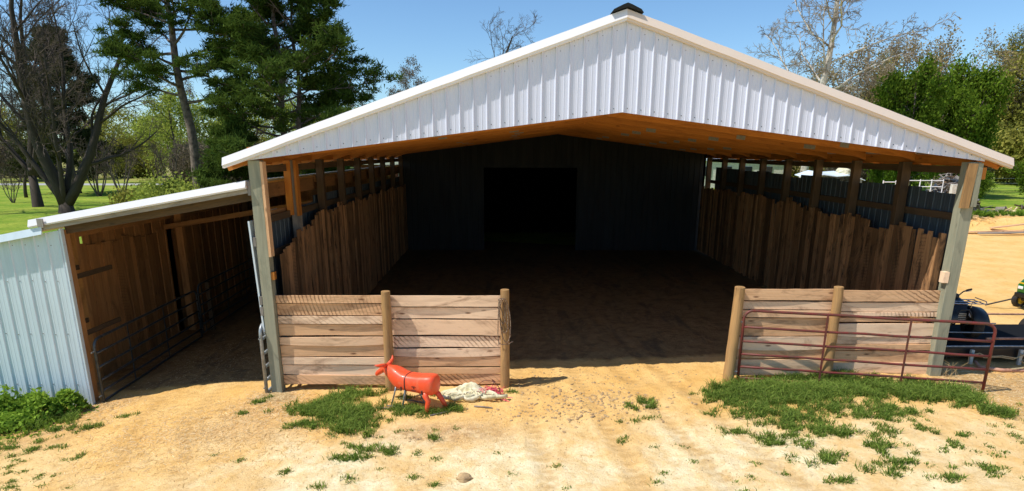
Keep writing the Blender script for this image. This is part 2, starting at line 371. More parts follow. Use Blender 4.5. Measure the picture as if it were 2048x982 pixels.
sand = t.mix(t.ramp(gr, [(.56, 0), (.72, .25)]), sand, (.95, .82, .60))
shade_soil = t.mix(t.ramp(med, [(.38, 0), (.65, 1)]), (.40, .25, .11), (.23, .14, .065))  # yard sand under the roofs, darkened so its colour carries interior shade
shade_soil = t.mix(t.math('MULTIPLY', t.ramp(t.noise(t.mapping(P, (2.2, .5, 1)), 1, 5, .65, .6), [(.5, 0), (.66, 1)]), .7), shade_soil, (.13, .095, .06))
shade_soil = t.mix(t.ramp(t.noise(P, 1.6, 5, .6, 1), [(.5, 0), (.7, .8)]), shade_soil, (.38, .235, .10))
lw = t.mix(t.ramp(t.noise(P, .35, 6, .65), [(.35, 0), (.65, 1)]), (.13, .25, .018), (.36, .40, .06))
lw = t.mix(t.ramp(t.noise(P, 5, 5, .75), [(.45, 0), (.7, .7)]), lw, (.07, .14, .012))
far = t.n('ShaderNodeSeparateXYZ'); t.link(P, far.inputs[0])
fm = t.math('MULTIPLY_ADD', far.outputs['Y'], 1 / 40, -1.7, clamp=True)
lw = t.mix(t.math('MULTIPLY', fm, .75), lw, t.mix(t.ramp(t.noise(t.mapping(P, (.05, .2, 1)), 1, 4, .6), [(.4, 0), (.6, 1)]), (.40, .30, .14), (.26, .28, .08)))
lm = t.math('ADD', t.attr('lawn', 'Fac'), t.math('MULTIPLY_ADD', t.noise(P, 1.8, 5, .7), .9, -.45)); lm = t.ramp(lm, [(.42, 0), (.58, 1)])
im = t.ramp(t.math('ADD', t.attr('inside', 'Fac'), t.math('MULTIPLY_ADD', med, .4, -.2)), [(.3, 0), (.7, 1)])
backshade = t.math('MULTIPLY_ADD', far.outputs['Y'], 1 / 9, -1.55, clamp=True)
shade_soil = t.mix(t.math('MULTIPLY', backshade, .75), shade_soil, (.05, .036, .024))  # floor painted darker toward the back wall, standing in for shade
col = t.mix(lm, t.mix(im, sand, shade_soil), lw)
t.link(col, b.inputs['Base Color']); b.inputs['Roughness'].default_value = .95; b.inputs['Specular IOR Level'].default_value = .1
h = t.math('ADD', t.math('MULTIPLY', fin, .9), t.math('ADD', t.math('MULTIPLY', med, 1.2), t.math('MULTIPLY', gr, .45)))
t.link(t.bump(h, .9, .03), b.inputs['Normal'])
me.materials.append(m); go = bpy.data.objects.new('ground', me); COL.objects.link(go); tag(go, 'sandy yellow earth yard running out into green lawn', kind='structure')
mb = MB(); mb.quad((-300, 75, .012), (-30, 80, .012), (-30, 84.5, .012), (-300, 79.5, .012))
o = mb.build('road', M['asphalt']); tag(o, 'pale grey road beyond the lawn', kind='structure')

# ------------------------------------------------------------------ ribbed sheet
def ribs(mb, u0, u1, zb, zt, place, pitch=.2286, rib=.019, out=1.0, phase=0.0, nz=1):
    """vertical ribbed steel from u0 to u1; zb(u), zt(u); place(u, depth, z) -> point"""
    prof = [(0, 0), (.010, 0), (.022, 1), (.034, 1), (.046, 0), (.092, 0), (.097, .12), (.107, .12), (.112, 0), (.158, 0), (.163, .12), (.173, .12), (.178, 0), (.226, 0)]
    us = []; k = math.floor((u0 - phase) / pitch)
    while phase + k * pitch < u1:
        us += [(phase + k * pitch + a * pitch / .2286, d) for a, d in prof]; k += 1
    us = [(u, d) for u, d in us if u0 <= u <= u1]
    us = [(u0, 0)] + us + [(u1, 0)]
    vs = []
    for j in range(nz + 1):
        for u, d in us:
            a, b2 = zb(u), zt(u); z = a + (b2 - a) * j / nz
            vs.append(place(u, d * rib * out, z))
    n = len(us); fs = [[j * n + i, j * n + i + 1, (j + 1) * n + i + 1, (j + 1) * n + i] for j in range(nz) for i in range(n - 1)]
    mb._add(vs, vs, fs, .5)

# ================================================================== THE BARN
barn = thing('pole_barn', 'large open-fronted pole barn with white ribbed steel gable and orange pine trusses', 'barn', (XM, YF, 0))
SL = .3445                                   # roof slope
def ztop(x): return 6.235 - abs(x - XM) * .342       # underside of rake trim
def zbot(x): return 4.82 - abs(x - XM) * (.79 / 6.30)
XG0, XG1 = XL - .13, XR + .15
mb = MB()
ribs(mb, XG0, XM, lambda x: min(zbot(x), ztop(x) - .02), ztop, lambda u, d, z: (u, YF - .10 - d * 1.45, z), phase=XM - .01)
ribs(mb, XM, XG1, lambda x: min(zbot(x), ztop(x) - .02), ztop, lambda u, d, z: (u, YF - .10 - d * 1.45, z), phase=XM - .01)
mb.cur = 1
k = -28
while k < 29:
    x = XM - .01 + k * .2286 + .098
    if XG0 < x < XG1:
        mb.box((x, YF - .103, zbot(x) + .075), (.012, .008, .012))
        if k % 1 == 0 and ztop(x) - zbot(x) > .9: mb.box((x, YF - .103, ztop(x) - .10), (.010, .008, .010))
    k += 1
mb.build('gable_cladding', [M['whitemetal'], M['decal']], barn)
# rake trims; the right one has shade put into its colour
for sgn, x1, mt_, lab in ((-1, -4.90, 'whitetrim', None), (1, 8.60, 'shadetrim', 'shaded rake trim')):
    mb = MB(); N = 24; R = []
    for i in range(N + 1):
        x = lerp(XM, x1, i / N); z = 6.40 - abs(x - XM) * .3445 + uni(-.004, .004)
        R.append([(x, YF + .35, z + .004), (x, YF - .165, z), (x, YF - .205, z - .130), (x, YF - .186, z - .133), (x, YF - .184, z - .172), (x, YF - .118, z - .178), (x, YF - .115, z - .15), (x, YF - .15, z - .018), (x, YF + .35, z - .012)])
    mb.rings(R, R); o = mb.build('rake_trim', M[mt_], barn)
    if lab: o['label'] = 'sloping right rake trim with shade in its tan colour'
# ridge vent
mb = MB(); R = []
for y in (YF - .22, YF + 21):
    R.append([(XM - .26, y, 6.335), (XM - .22, y, 6.385), (XM - .07, y, 6.455), (XM, y, 6.48), (XM + .07, y, 6.455), (XM + .22, y, 6.385), (XM + .26, y, 6.335), (XM, y, 6.42)])
mb.rings(R, R); mb.build('ridge_vent', M['ridge'], barn)
# roof panels
YE = YF + 21
for x1 in (-4.90, 8.60):
    mb = MB(); us = []
    z0, z1 = 6.385, 6.385 - abs(x1 - XM) * SL
    ribs(mb, YF - .16, YE, lambda u: 0, lambda u: 1, lambda u, d, z: (lerp(XM, x1, z), u, lerp(z0, z1, z) + d), out=1)
    ribs(mb, YF - .16, YE, lambda u: 0, lambda u: 1, lambda u, d, z: (lerp(XM, x1, z), u, lerp(z0, z1, z) - .012), pitch=6, out=0)
    mb.build('roof_panel', M['rooftin'], barn)
# purlins
for sgn, x1 in ((-1, -4.85), (1, 8.55)):
    for i in range(8):
        t_ = (i + .35) / 8; x = lerp(XM, x1, t_); z = 6.385 - abs(x - XM) * SL - .045
        mb = MB(); mb.beam((x, YF - .09, z), (x, YE, z), .04, .06, up=(sgn * SL, 0, 1)); mb.build('purlin', M['newpine'], barn)
# trusses
def zsc(x): return 4.86 - abs(x - XM) * (.80 / 6.30)
for i in range(9):
    y = YF + .02 + i * BAY * .985
    tr = MB()
    for x1 in (XL + .0, XR - .0):
        sg = 1 if x1 > XM else -1
        tr.beam((XM + sg * .02, y, 4.955), (x1 + sg * .12, y, 4.955 - (abs(x1 - XM) + .12) * .127), .04, .19)
        xe = x1 + sg * .5
        tr.beam((XM + sg * .02, y, 6.24), (xe, y, 6.24 - (abs(xe - XM)) * SL), .048, .13)
        for a, b2 in ((.28, .36), (.55, .36), (.55, .66), (.80, .66)):
            xa = lerp(XM, x1, a); xb = lerp(XM, x1, b2)
            tr.beam((xa, y + .001, 4.93 - abs(xa - XM) * .127), (xb, y + .001, 6.2 - abs(xb - XM) * SL), .035, .085)
    tr.beam((XM, y + .002, 4.86), (XM, y + .002, 6.3), .038, .09, up=(0, 1, 0))
    tro = tr.build('roof_truss', M['newpine'], barn)
    for a in (-.55, -.28, .28, .55, .8):
        if random.random() < .4: continue
        x = XM + a * (6.1) + uni(-.1, .1); zc = 4.93 - abs(x - XM) * .127; pl = MB()
        pl.box((x, y - .024, zc), (uni(.18, .28), .004, .09), rot=Matrix.Rotation(math.atan(.127) * (1 if a > 0 else -1), 3, 'Y'))
        o = pl.build('nail_plate', M['plate'], barn); o.parent = tro; o.matrix_parent_inverse = Matrix.Identity(4)
for xw, xe in ((XL - .02, -4.80), (XR + .02, 8.50)):
    mb = MB(); mb.beam((xe, YF - .08, 6.385 - abs(xe - XM) * SL - .10), (xe, YE, 6.385 - abs(xe - XM) * SL - .10), .04, .13); mb.build('eave_board', M['newpine'], barn)
    sgx = .14 if xw > 0 else -.14
    mb = MB(); mb.beam((xw + sgx, YF + .12, 4.06), (xw + sgx, YE, 4.06), .04, .17); mb.build('top_plate', M['newpine'], barn)
# posts
def post(x, y, w, d, mat, top=EH, name='post', extra=None, lean=0):
    mb = MB(); mb.beam((x, y, G(x, y) - .3), (x + lean, y, top), w, d, up=(0, 1, 0), nseg=6, wob=.004)
    return mb.build(name, M[mat], barn, bevel=.006)
pl_ = post(XL, YF, .20, .19, 'weathered', 4.02)
mb = MB(); mb.beam((XL + .125, YF - .02, 2.35), (XL + .125, YF - .02, 4.0), .045, .16, up=(0, 1, 0)); o = mb.build('scab_board', M['slab'], barn); o.parent = pl_; o.matrix_parent_inverse = Matrix.Identity(4)
def sub(o, par): o.parent = par; o.matrix_parent_inverse = Matrix.Identity(4); return o
for z in (3.55, 2.62, 1.55, 1.35):
    mb = MB(); mb.box((XL - .125, YF - .03, z), (.05, .14, .24 if z > 3 else .16)); sub(mb.build('block', M['greyboard'], barn), pl_)
mb = MB(); mb.box((XL + .13, YF - .03, 1.05 + .95), (.06, .1, .14)); sub(mb.build('block', M['newpine'], barn), pl_)
pr_ = post(XR, YF, .21, .20, 'weathered', 4.02)
mb = MB(); mb.beam((XR - .085, YF - .13, 3.24), (XR - .06, YF - .13, 4.0), .15, .05, up=(0, 1, 0)); sub(mb.build('scab_board', M['roundpost'], barn), pr_)
mb = MB(); mb.beam((XR + .07, YF - .125, 3.26), (XR + .06, YF - .125, 4.0), .10, .04, up=(0, 1, 0)); sub(mb.build('scab_board', M['weathered'], barn), pr_)
for x, z, mt_ in ((XR + .16, 3.83, 'newpine'), (XR - .14, 2.0, 'slab')):
    mb = MB(); mb.box((x, YF - .05, z), (.09, .12, .2)); sub(mb.build('block', M[mt_], barn), pr_)
for i in range(1, 9):
    y = YF + i * BAY
    if y > YB - .2: break
    a = post(XL + .02, y, .16, .15, 'oldpost' if i > 1 else 'greyboard')
    if i == 1:
        mb = MB(); mb.beam((XL - .07, y - .10, 2.92), (XL - .07, y - .10, 4.0), .13, .045, up=(0, 1, 0)); mb.beam((XL + .085, y - .03, 2.90), (XL + .085, y - .03, 4.0), .045, .18, up=(0, 1, 0))
        sub(mb.build('scab_board', M['newpine'], barn), a)
    post(XR - .02, y, .18, .15, 'oldpost')
# board walls
def board_wall(name, x, y0, y1, zt, mat, wmin=.11, wmax=.25, inner=1, lab=None, par=barn, zb=None, skip=()):
    mb = MB(); y = y0; kk = 0; tight = par is not barn
    while y < y1:
        wd = uni(wmin, wmax); kk += 1
        if not any(a < y < b3 for a, b3 in skip):
            b_ = (G(x, y) + (-.15 if tight else uni(.02, .08))) if zb is None else zb + uni(-.03, .03)
            tp = zt(y) + uni(-.07, .06) + .05 * math.sin(y * 3.7)
            xo = (.014 if kk % 2 else -.014) if tight else uni(-.012, .012)
            mb.beam((x + xo, y + wd / 2, b_), (x + xo, y + wd / 2 + uni(-.03, .03) * (0 if tight else 1), tp), wd + (.03 if tight else -uni(-.004, .018)), .026, up=(1, 0, 0), nseg=8, wob=.006 if tight else .014)
        y += wd * .985
    o = mb.build(name, M[mat], par)
    if lab: o['label'] = lab
    return o
board_wall('wall_boards', XL + .115, YF + .42, YB - .1, lambda y: 2.42 + .45 * sst(YF + .5, YF + 3.2, y), 'wallslab', lab='rough brown slab boards with ragged tops along the left inner wall')
board_wall('wall_boards', XR - .125, YF + .12, YB - .1, lambda y: 2.72 + .12 * sst(14, 18, y) + .04 * math.sin(y * 2.3), 'wallslab', lab='rough brown slab boards with ragged tops along the right inner wall')
# girts
for x, zz in ((XR + .09, (3.88, 3.05, 1.9)), (XL - .09, (3.86, 2.95, 2.3))):
    for z in zz:
        mb = MB(); mb.beam((x, YF + .1, z), (x, YB, z), .04, .13, up=(0, 0, 1)); mb.build('girt', M['oldpost'], barn)
# right side tin, stepped sheets
mb = MB(); y = YF + .06
for L_, tp in ((1.35, 3.45), (1.1, 3.53), (.9, 3.53), (1.2, 3.50), (1.15, 3.56), (1.0, 3.58), (1.05, 3.50), (1.1, 3.56), (1.1, 3.60), (1.1, 3.57), (1.1, 3.6), (1.1, 3.6), (.95, 3.62)):
    y1 = min(y + L_, YB - .12)
    ribs(mb, y, y1, lambda u: G(XR, u) + .05, lambda u: tp, lambda u, d, z: (XR + .125 + d + uni(0, .002), u, z))
    y = y1 - .03
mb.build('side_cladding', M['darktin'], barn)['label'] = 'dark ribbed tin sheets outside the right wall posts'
mb = MB()
ribs(mb, YF + .25, YF + 2.2, lambda u: -.1, lambda u: 2.98, lambda u, d, z: (XL - .13 - d, u, z))
ribs(mb, YF + 2.18, YF + 3.4, lambda u: -.1, lambda u: 3.05, lambda u, d, z: (XL - .132 - d, u, z))
ribs(mb, YF + 3.38, YB - .02, lambda u: -.1, lambda u: 3.2, lambda u, d, z: (XL - .134 - d, u, z))
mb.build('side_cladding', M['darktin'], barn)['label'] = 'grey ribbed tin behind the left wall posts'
# back wall with doorway into the closed rear room
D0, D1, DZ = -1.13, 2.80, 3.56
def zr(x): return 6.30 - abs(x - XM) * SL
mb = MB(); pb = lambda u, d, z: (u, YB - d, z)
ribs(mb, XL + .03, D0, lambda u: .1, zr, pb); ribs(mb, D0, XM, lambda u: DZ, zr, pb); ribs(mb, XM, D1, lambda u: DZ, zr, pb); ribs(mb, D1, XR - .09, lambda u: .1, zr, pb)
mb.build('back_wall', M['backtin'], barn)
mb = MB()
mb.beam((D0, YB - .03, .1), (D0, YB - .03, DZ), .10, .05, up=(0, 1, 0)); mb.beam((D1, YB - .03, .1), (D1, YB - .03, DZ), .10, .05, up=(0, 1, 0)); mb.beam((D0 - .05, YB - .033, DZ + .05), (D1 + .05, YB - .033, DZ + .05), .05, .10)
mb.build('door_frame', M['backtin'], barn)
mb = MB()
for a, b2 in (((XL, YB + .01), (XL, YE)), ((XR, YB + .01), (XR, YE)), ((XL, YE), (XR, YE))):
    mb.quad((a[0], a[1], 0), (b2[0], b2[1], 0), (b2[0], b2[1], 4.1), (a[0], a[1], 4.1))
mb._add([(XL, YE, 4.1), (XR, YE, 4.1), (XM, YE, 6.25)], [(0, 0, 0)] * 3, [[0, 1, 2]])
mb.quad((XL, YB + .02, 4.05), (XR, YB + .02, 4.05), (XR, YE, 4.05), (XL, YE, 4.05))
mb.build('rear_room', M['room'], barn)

# ================================================================== LEAN-TO SHED
shed = thing('lean_to_shed', 'low lean-to shed with white tin front panel and brown board stalls', 'shed', (-7, YF, -.4))
def zsh(x): return 3.69 - (-4.53 - x) * .1765      # top of trim
mb = MB(); R = []
for i in range(13):
    x = lerp(-4.56, -8.43, i / 12); z = zsh(x)
    R.append([(x, YF + .3, z), (x, YF - .13, z), (x, YF - .17, z - .115), (x, YF - .15, z - .125), (x, YF - .15, z - .14), (x, YF - .10, z - .14), (x, YF - .10, z - .02), (x, YF + .3, z - .012)])
mb.rings(R, R); mb.build('roof_trim', M['whitetrim'], shed)
mb = MB(); mb.beam((-4.56, YF - .06, zsh(-4.56) - .175), (-8.30, YF - .06, zsh(-8.30) - .175), .05, .085, nseg=8, wob=.003); mb.build('fascia_board', M['greyboard'], shed)
mb = MB(); mb.box((-8.18, YF - .185, zsh(-8.18) - .085), (.10, .03, .14)); mb.build('trim_bracket', M['greyboard'], shed)
mb = MB()
ribs(mb, YF - .12, YB, lambda u: 0, lambda u: 1, lambda u, d, z: (lerp(-4.56, -8.43, z), u, lerp(zsh(-4.56), zsh(-8.43), z) - .016 + d))
ribs(mb, YF - .12, YB, lambda u: 0, lambda u: 1, lambda u, d, z: (lerp(-8.25, -13.4, z), u, lerp(2.86, 1.95, z) - .02 + d))
mb.build('roof_panel', M['rooftin'], shed)
mb = MB(); R = []
for x in (-8.22, -9.2, -10.4, -13.4):
    z = 2.885 - (-8.22 - x) * .19
    R.append([(x, YF + .2, z), (x, YF - .13, z), (x, YF - .16, z - .13), (x, YF - .13, z - .13), (x, YF - .12, z - .02), (x, YF + .2, z - .02)])
mb.rings(R, R); mb.build('roof_trim', M['galv'], shed)['label'] = 'lower dull white roof trim at the far left'
for z_, y_ in ((0, YF + .16),):
    mb = MB(); mb.beam((-4.5, y_, zsh(-4.5) - .27), (-8.0, y_, zsh(-8.0) - .27), .05, .17); mb.build('rafter', M['oldpost'], shed)
for i in range(1, 8):
    y_ = YF + i * BAY * 1.02
    mb = MB(); mb.beam((-4.5, y_, zsh(-4.5) - .12), (-8.9, y_, zsh(-8.9) - .12), .05, .16); mb.build('rafter', M['leanslab'], shed)
mb = MB(); mb.beam((XL - .17, YF + .1, 3.46), (XL - .17, YB, 3.46), .05, .26); mb.build('ledger_board', M['leanslab'], shed)
mb = MB(); mb.beam((XL - .2, YF + .25, 3.02), (XL - .2, YF + 3.9, 3.02), .045, .10); mb.build('ledger_board', M['leanslab'], shed)
mb = MB()
ribs(mb, -11.2, -8.0, lambda u: G(u, YF) - .05, lambda u: 2.86 - (-8.0 - u) * .185 - .05, lambda u, d, z: (u, YF - .02 - d, z), phase=-8.05, nz=3)
mb.cur = 1
for z_ in (-.1, .9, 1.9, 2.55):
    for k_ in range(14):
        x_ = -8.05 - k_ * .2286 + .09
        if x_ > -10.9 and z_ < 2.75 - (-8.0 - x_) * .185: mb.box((x_, YF - .024, z_ - .01 * (k_ % 3)), (.014, .010, .014))
mb.build('front_cladding', [M['galv'], M['greyboard']], shed)
mb = MB(); mb.beam((-7.975, YF - .0, G(-7.97, YF) - .05), (-7.975, YF - .0, 2.84), .03, .08, up=(0, 1, 0)); mb.build('corner_trim', M['galv'], shed)
def spost(x, y, w, d, top, mat='leanslab', lab=None):
    mb = MB(); mb.beam((x, y, G(x, y) - .2), (x, y, top), w, d, up=(0, 1, 0)); return mb.build('post', M[mat], shed, bevel=.005)
spost(-8.06, YF + .16, .13, .12, 2.80); spost(-8.75, 12.3, .13, .12, 2.62)
spost(-8.55, 15.95, .17, .16, 2.72); spost(-8.6, 20.2, .18, .2, 2.75, 'oldpost'); spost(-8.0, 15.9, .10, .1, .85, 'oldpost')
for z in (1.9, .8):
    for gx_ in (-8.1, -8.72):
        mb = MB(); mb.beam((gx_, YF + .22, z), (gx_, 12.3, z), .04, .09); mb.build('girt', M['oldpost'], shed)
board_wall('wall_boards', -8.86, 12.3, 15.8, lambda y: 2.25, 'leanslab', .17, .27, par=shed, lab='upright brown boards of the front stall')
board_wall('wall_boards', -8.90, 12.75, 15.8, lambda y: 2.62, 'leanslab', .14, .22, par=shed, zb=1.9)
board_wall('wall_boards', -8.86, 15.8, 24.5, lambda y: 2.62, 'leanslab', .17, .27, par=shed, lab='upright brown boards of the rear stall')
mb = MB(); mb.beam((-8.8, 12.2, 2.58), (-8.8, 24.5, 2.62), .05, .20); mb.build('wall_plate', M['leanslab'], shed)
mb = MB(); mb.beam((-8.82, 15.7, 2.30), (-4.7, 15.7, 2.98), .05, .12); mb.build('cross_beam', M['leanslab'], shed)
mb = MB(); y = 0; x = -8.85
while x < XL - .2:
    wd = uni(.17, .28); mb.beam((x + wd / 2, 24.6, -.25), (x + wd / 2, 24.6, zsh(x) - .2 + uni(-.05, .02)), wd - .01, .03, up=(0, 1, 0), nseg=5, wob=.008); x += wd
mb.build('rear_boards', M['leanslab'], shed)
board_wall('wall_boards', XL - .22, YF + .9, 18.5, lambda y: 3.0 if y < 12.9 else 2.6, 'greyboard', .16, .24, par=shed, lab='grey boards behind the left barn posts')

# ================================================================== FENCES
def fence(name, label, xa, xb, posts, bounds, z_of, tilt=0):
    f_ = thing(name, label, 'fence', ((xa + xb) / 2, YF, 0))
    for (x0, x1, zs, dy) in bounds:
        mb = MB()
        for k_ in range(len(zs) - 1):
            zt_, zb_ = zs[k_], zs[k_ + 1]; hgt = zt_ - zb_ - uni(.014, .030); zc = (zt_ + zb_) / 2
            yj = dy + uni(-.006, .006) + (.012 if k_ % 2 else 0)
            bw = uni(-.012, .014) if k_ not in (4, 7) else -.028
            L0, L1 = Vector((x0, yj, zc + uni(-.004, .004))), Vector((x1, yj, zc + uni(-.004, .004) + tilt))
            off = Vector((uni(0, 50), uni(0, 50), uni(0, 50))); R, Gs = [], []; n = 10
            for i in range(n + 1):
                t_ = i / n; c = L0.lerp(L1, t_); lo = -hgt / 2 + bw * 4 * t_ * (1 - t_) + uni(-.003, .003); hi = hgt / 2 + uni(-.003, .003); yy = .014 * math.sin(t_ * 3.14 + k_) * (1 if k_ % 3 else -1)
                R.append([c + Vector((0, yy - .014, lo)), c + Vector((0, yy + .014, lo)), c + Vector((0, yy + .014, hi)), c + Vector((0, yy - .014, hi))])
                Gs.append([off + Vector((a, b3, t_ * (x1 - x0))) for a, b3 in ((lo, -.014), (lo, .014), (hi, .014), (hi, -.014))])
            mb.rings(R, Gs)
        mb.build('board_panel', M['slab'], f_)
    for (px, py, r_0, top, ln) in posts:
        mb = MB(); zg = G(px, py)
        pts = [(px - ln * (1 - t_) + uni(-.004, .004), py + uni(-.004, .004), lerp(zg - .2, top, t_)) for t_ in [i / 10 for i in range(11)]]
        mb.tube(pts, [r_0 * lerp(1.08, .96, i / 10) for i in range(11)], 20); o = mb.build('fence_post', M['roundpost'], f_, smooth=False, bevel=.008)
    return f_
def zz(ys, y0, y1, z0, z1): return [lerp(z0, z1, (y - y0) / (y1 - y0)) for y in ys]
za = zz([590, 606.6, 630.7, 646.7, 671, 687, 713, 729.5, 749, 769.6], 590, 769.6, 1.635, -.115)
zb_ = zz([590, 613.8, 637, 670, 694, 710.6, 732, 746, 766], 590, 766, 1.64, -.09)
za[5] -= .012
fence('board_fence', 'chest-high fence of pale rough boards behind the orange steer dummy', XL, 0, [(-2.25, YF - .11, .085, 1.735, 0), (-.09, YF - .07, .083, 1.76, 0)],
      [(XL + .11, -2.22, za, YF + .015), (-2.22, -.13, zb_, YF + .02)], None)
zc_ = zz([578, 602.5, 619.6, 635, 671, 697, 716, 751], 578, 751, 1.77, .07)
zd_ = zz([581.4, 606.7, 625, 636, 647, 674, 689.5, 703, 727, 752], 581.4, 752, 1.75, .10)
fence('board_fence', 'chest-high fence of pale rough boards behind the red pipe gate', 4.1, XR, [(4.17, YF - .09, .095, 1.82, .06), (5.96, YF - .10, .085, 1.83, 0)],
      [(4.12, 5.97, zc_, YF + .02), (5.97, XR - .10, zd_, YF + .03)], None)

# ================================================================== PIPE GATES
def pipe_gate(label, p0, p1, z0, z1, hgt, fr, vert, mat, rad_=.021, group=None, curve=.16, extra=0):
    p0 = Vector((p0[0], p0[1], 0)); p1 = Vector((p1[0], p1[1], 0)); L = (p1 - p0).length
    g_ = thing('pipe_gate', label, 'gate', (p0.x, p0.y, z0), 0, group)
    def P_(t_, h): q = p0.lerp(p1, t_); return Vector((q.x, q.y, lerp(z0, z1, t_) + h))
    # outer frame with rounded upper corners
    pts = [P_(0, 0)] + [P_(0, hgt - curve)]
    for a in range(1, 6): an = a / 6 * math.pi / 2; pts.append(P_((curve - curve * math.cos(an)) / L, hgt - curve + curve * math.sin(an)))
    pts.append(P_(curve / L, hgt))
    for k_ in range(1, 8): pts.append(P_(lerp(curve / L, 1 - curve / L, k_ / 8), hgt + uni(-.006, .006)))
    pts.append(P_(1 - curve / L, hgt))
    for a in range(1, 6): an = a / 6 * math.pi / 2; pts.append(P_(1 - (curve - curve * math.sin(an)) / L, hgt - curve + curve * math.cos(an)))
    pts += [P_(1, hgt - curve), P_(1, 0)]
    mb = MB(); mb.tube(pts, rad_ * 1.1, 10); mb.build('frame', M[mat], g_, smooth=True)
    for fr_ in fr:
        mb = MB(); mb.tube([P_(0, hgt * fr_)] + [P_(k_ / 8, hgt * fr_ + uni(-.007, .007)) for k_ in range(1, 8)] + [P_(1, hgt * fr_)], rad_, 8); mb.build('rail', M[mat], g_, smooth=True)
    for v_ in vert:
        mb = MB(); a = P_(v_, 0); b3 = P_(v_, hgt); n_ = Vector((-(p1 - p0).y, (p1 - p0).x, 0)).normalized() * (rad_ * 1.2)
        if n_.y > 0: n_ = -n_
        mb.beam(a + n_, b3 + n_, .035, .008, up=n_); mb.build('brace', M[mat], g_)
    for h in (.12, hgt - .22):
        mb = MB(); mb.tube([P_(0, h) - (p1 - p0).normalized() * .11, P_(0, h)], .011, 6); mb.build('hinge', M['galpipe'], g_)
    return g_
pipe_gate('dark red tube gate swung open in front of the right board fence', (4.27, 10.77), (8.42, 10.17), .10, .01, 1.30, (0, .17, .36, .55, .76), (.34, .67), 'redpipe', .023)
pipe_gate('grey tube gate closing the front stall of the lean-to', (-7.80, 10.98), (-7.86, 15.0), -.47, -.40, 1.22, (0, .16, .34, .55, .78), (.28, .62), 'darkpipe', .024)
pipe_gate('grey tube gate closing the rear stall of the lean-to', (-7.92, 15.2), (-8.1, 19.6), -.36, -.32, 1.25, (0, .18, .38, .58, .8), (.06, .4, .72), 'darkpipe', .022)
pipe_gate('galvanised tube gate folded back along the left barn post', (-4.58, 10.80), (-4.54, 13.6), -.22, -.2, 1.30, (0, .18, .38, .58, .8), (.5,), 'galpipe', .030)
# tin strip leaning beside the left barn post
mb = MB(); ribs(mb, 0, .42, lambda u: .9, lambda u: 2.98, lambda u, d, z: (-4.535 - (z - 1.0) * .033 - d, 10.86 + u * .5, z)); mb.beam((-4.53, 10.85, .95), (-4.60, 10.85, 2.98), .03, .012, up=(0, 1, 0))
tag(mb.build('tin_sheet', M['galv']), 'narrow blue-grey tin strip leaning beside the left barn post', 'sheet metal')

# ================================================================== STEER DUMMY
sz = G(-1.5, 9.95)
steer = thing('steer_dummy', 'orange plastic roping steer dummy standing in front of the left board fence', 'roping dummy', (-1.74, 10.04, sz), math.atan2(.42, -.90))
steer.scale = (1.06, 1.06, 1.08)
def loft(mb, secs, n=24, p=2.6):
    R = []; secs = [(a[0], a[1] - .065 * sst(.22, .42, a[0])) + tuple(a[2:]) for a in secs]
    for (x, zc, hw, hh, *e) in secs:
        sq = e[0] if e else p; fl = e[1] if len(e) > 1 else 0; rg = []
        for k_ in range(n):
            a = 2 * math.pi * k_ / n; c, s_ = math.cos(a), math.sin(a)
            yy = hw * abs(c) ** (2 / sq) * (1 if c > 0 else -1); zz_ = hh * abs(s_) ** (2 / sq) * (1 if s_ > 0 else -1)
            wdn = 1 + fl * (-zz_ / hh) * .5
            rg.append((x, yy * wdn, zc + zz_))
        R.append(rg)
    mb.rings(R, R)
mb = MB()
loft(mb, [(-.515, .455, .085, .115, 2.4), (-.505, .45, .125, .145, 2.6), (-.46, .44, .158, .168, 2.8), (-.36, .435, .168, .165, 3), (-.2, .425, .162, .150, 3), (-.03, .42, .158, .145, 3), (.10, .425, .160, .150, 3), (.20, .45, .155, .172, 2.8),
          (.29, .50, .132, .165, 2.5), (.36, .555, .10, .14, 2.3), (.42, .60, .078, .115, 2.2), (.47, .63, .066, .09, 2.1), (.50, .645, .05, .06, 2)], 28)
loft(mb, [(.40, .68, .03, .03, 2), (.42, .675, .058, .058, 2.2), (.48, .65, .068, .07, 2.3), (.54, .61, .058, .065, 2.3), (.60, .565, .047, .055, 2.4), (.65, .53, .050, .048, 2.6), (.675, .515, .035, .033, 2.4)], 18)
mb.build('body', M['orange'], steer, smooth=True, local=True)
for s_ in (1, -1):
    mb = MB(); mb.tube([(.44, s_ * .04, .635), (.44, s_ * .09, .655), (.44, s_ * .13, .675), (.44, s_ * .155, .71), (.445, s_ * .16, .755)] if s_ < 0 else [(.44, .04, .635), (.45, .10, .655), (.47, .15, .665), (.50, .19, .67), (.53, .22, .685)], [.036, .034, .030, .020, .007], 12)
    mb.build('horn', M['orange'], steer, smooth=True, local=True)
mb = MB(); R = []
for x, zc, hw, hh in ((-.005, .42, .1625, .149), (.012, .42, .1635, .150)):
    rg = []
    for k_ in range(28):
        a = 2 * math.pi * k_ / 28; c, s2_ = math.cos(a), math.sin(a); rg.append((x, hw * abs(c) ** (2 / 3) * (1 if c > 0 else -1), zc + hh * abs(s2_) ** (2 / 3) * (1 if s2_ > 0 else -1)))
    R.append(rg)
mb.rings(R, R); mb.build('strap', M['decal'], steer, local=True)
for s_ in (1, -1):
    mb = MB(); 
    mb.tube([(-.36, s_ * .10, .33), (-.37, s_ * .12, .26), (-.42, s_ * .125, .20), (-.40 if s_ > 0 else -.44, s_ * .13, .10), (-.40 if s_ > 0 else -.47, s_ * .135, 0)] if s_ > 0 else
            [(-.40, s_ * .08, .32), (-.48, s_ * .10, .24), (-.55, s_ * .11, .14), (-.61, s_ * .12, .02)], ([.055, .05, .043, .038, .034] if s_ > 0 else [.05, .045, .038, .034]), 10)
    mb.build('hind_leg', M['orange'], steer, smooth=True, local=True)
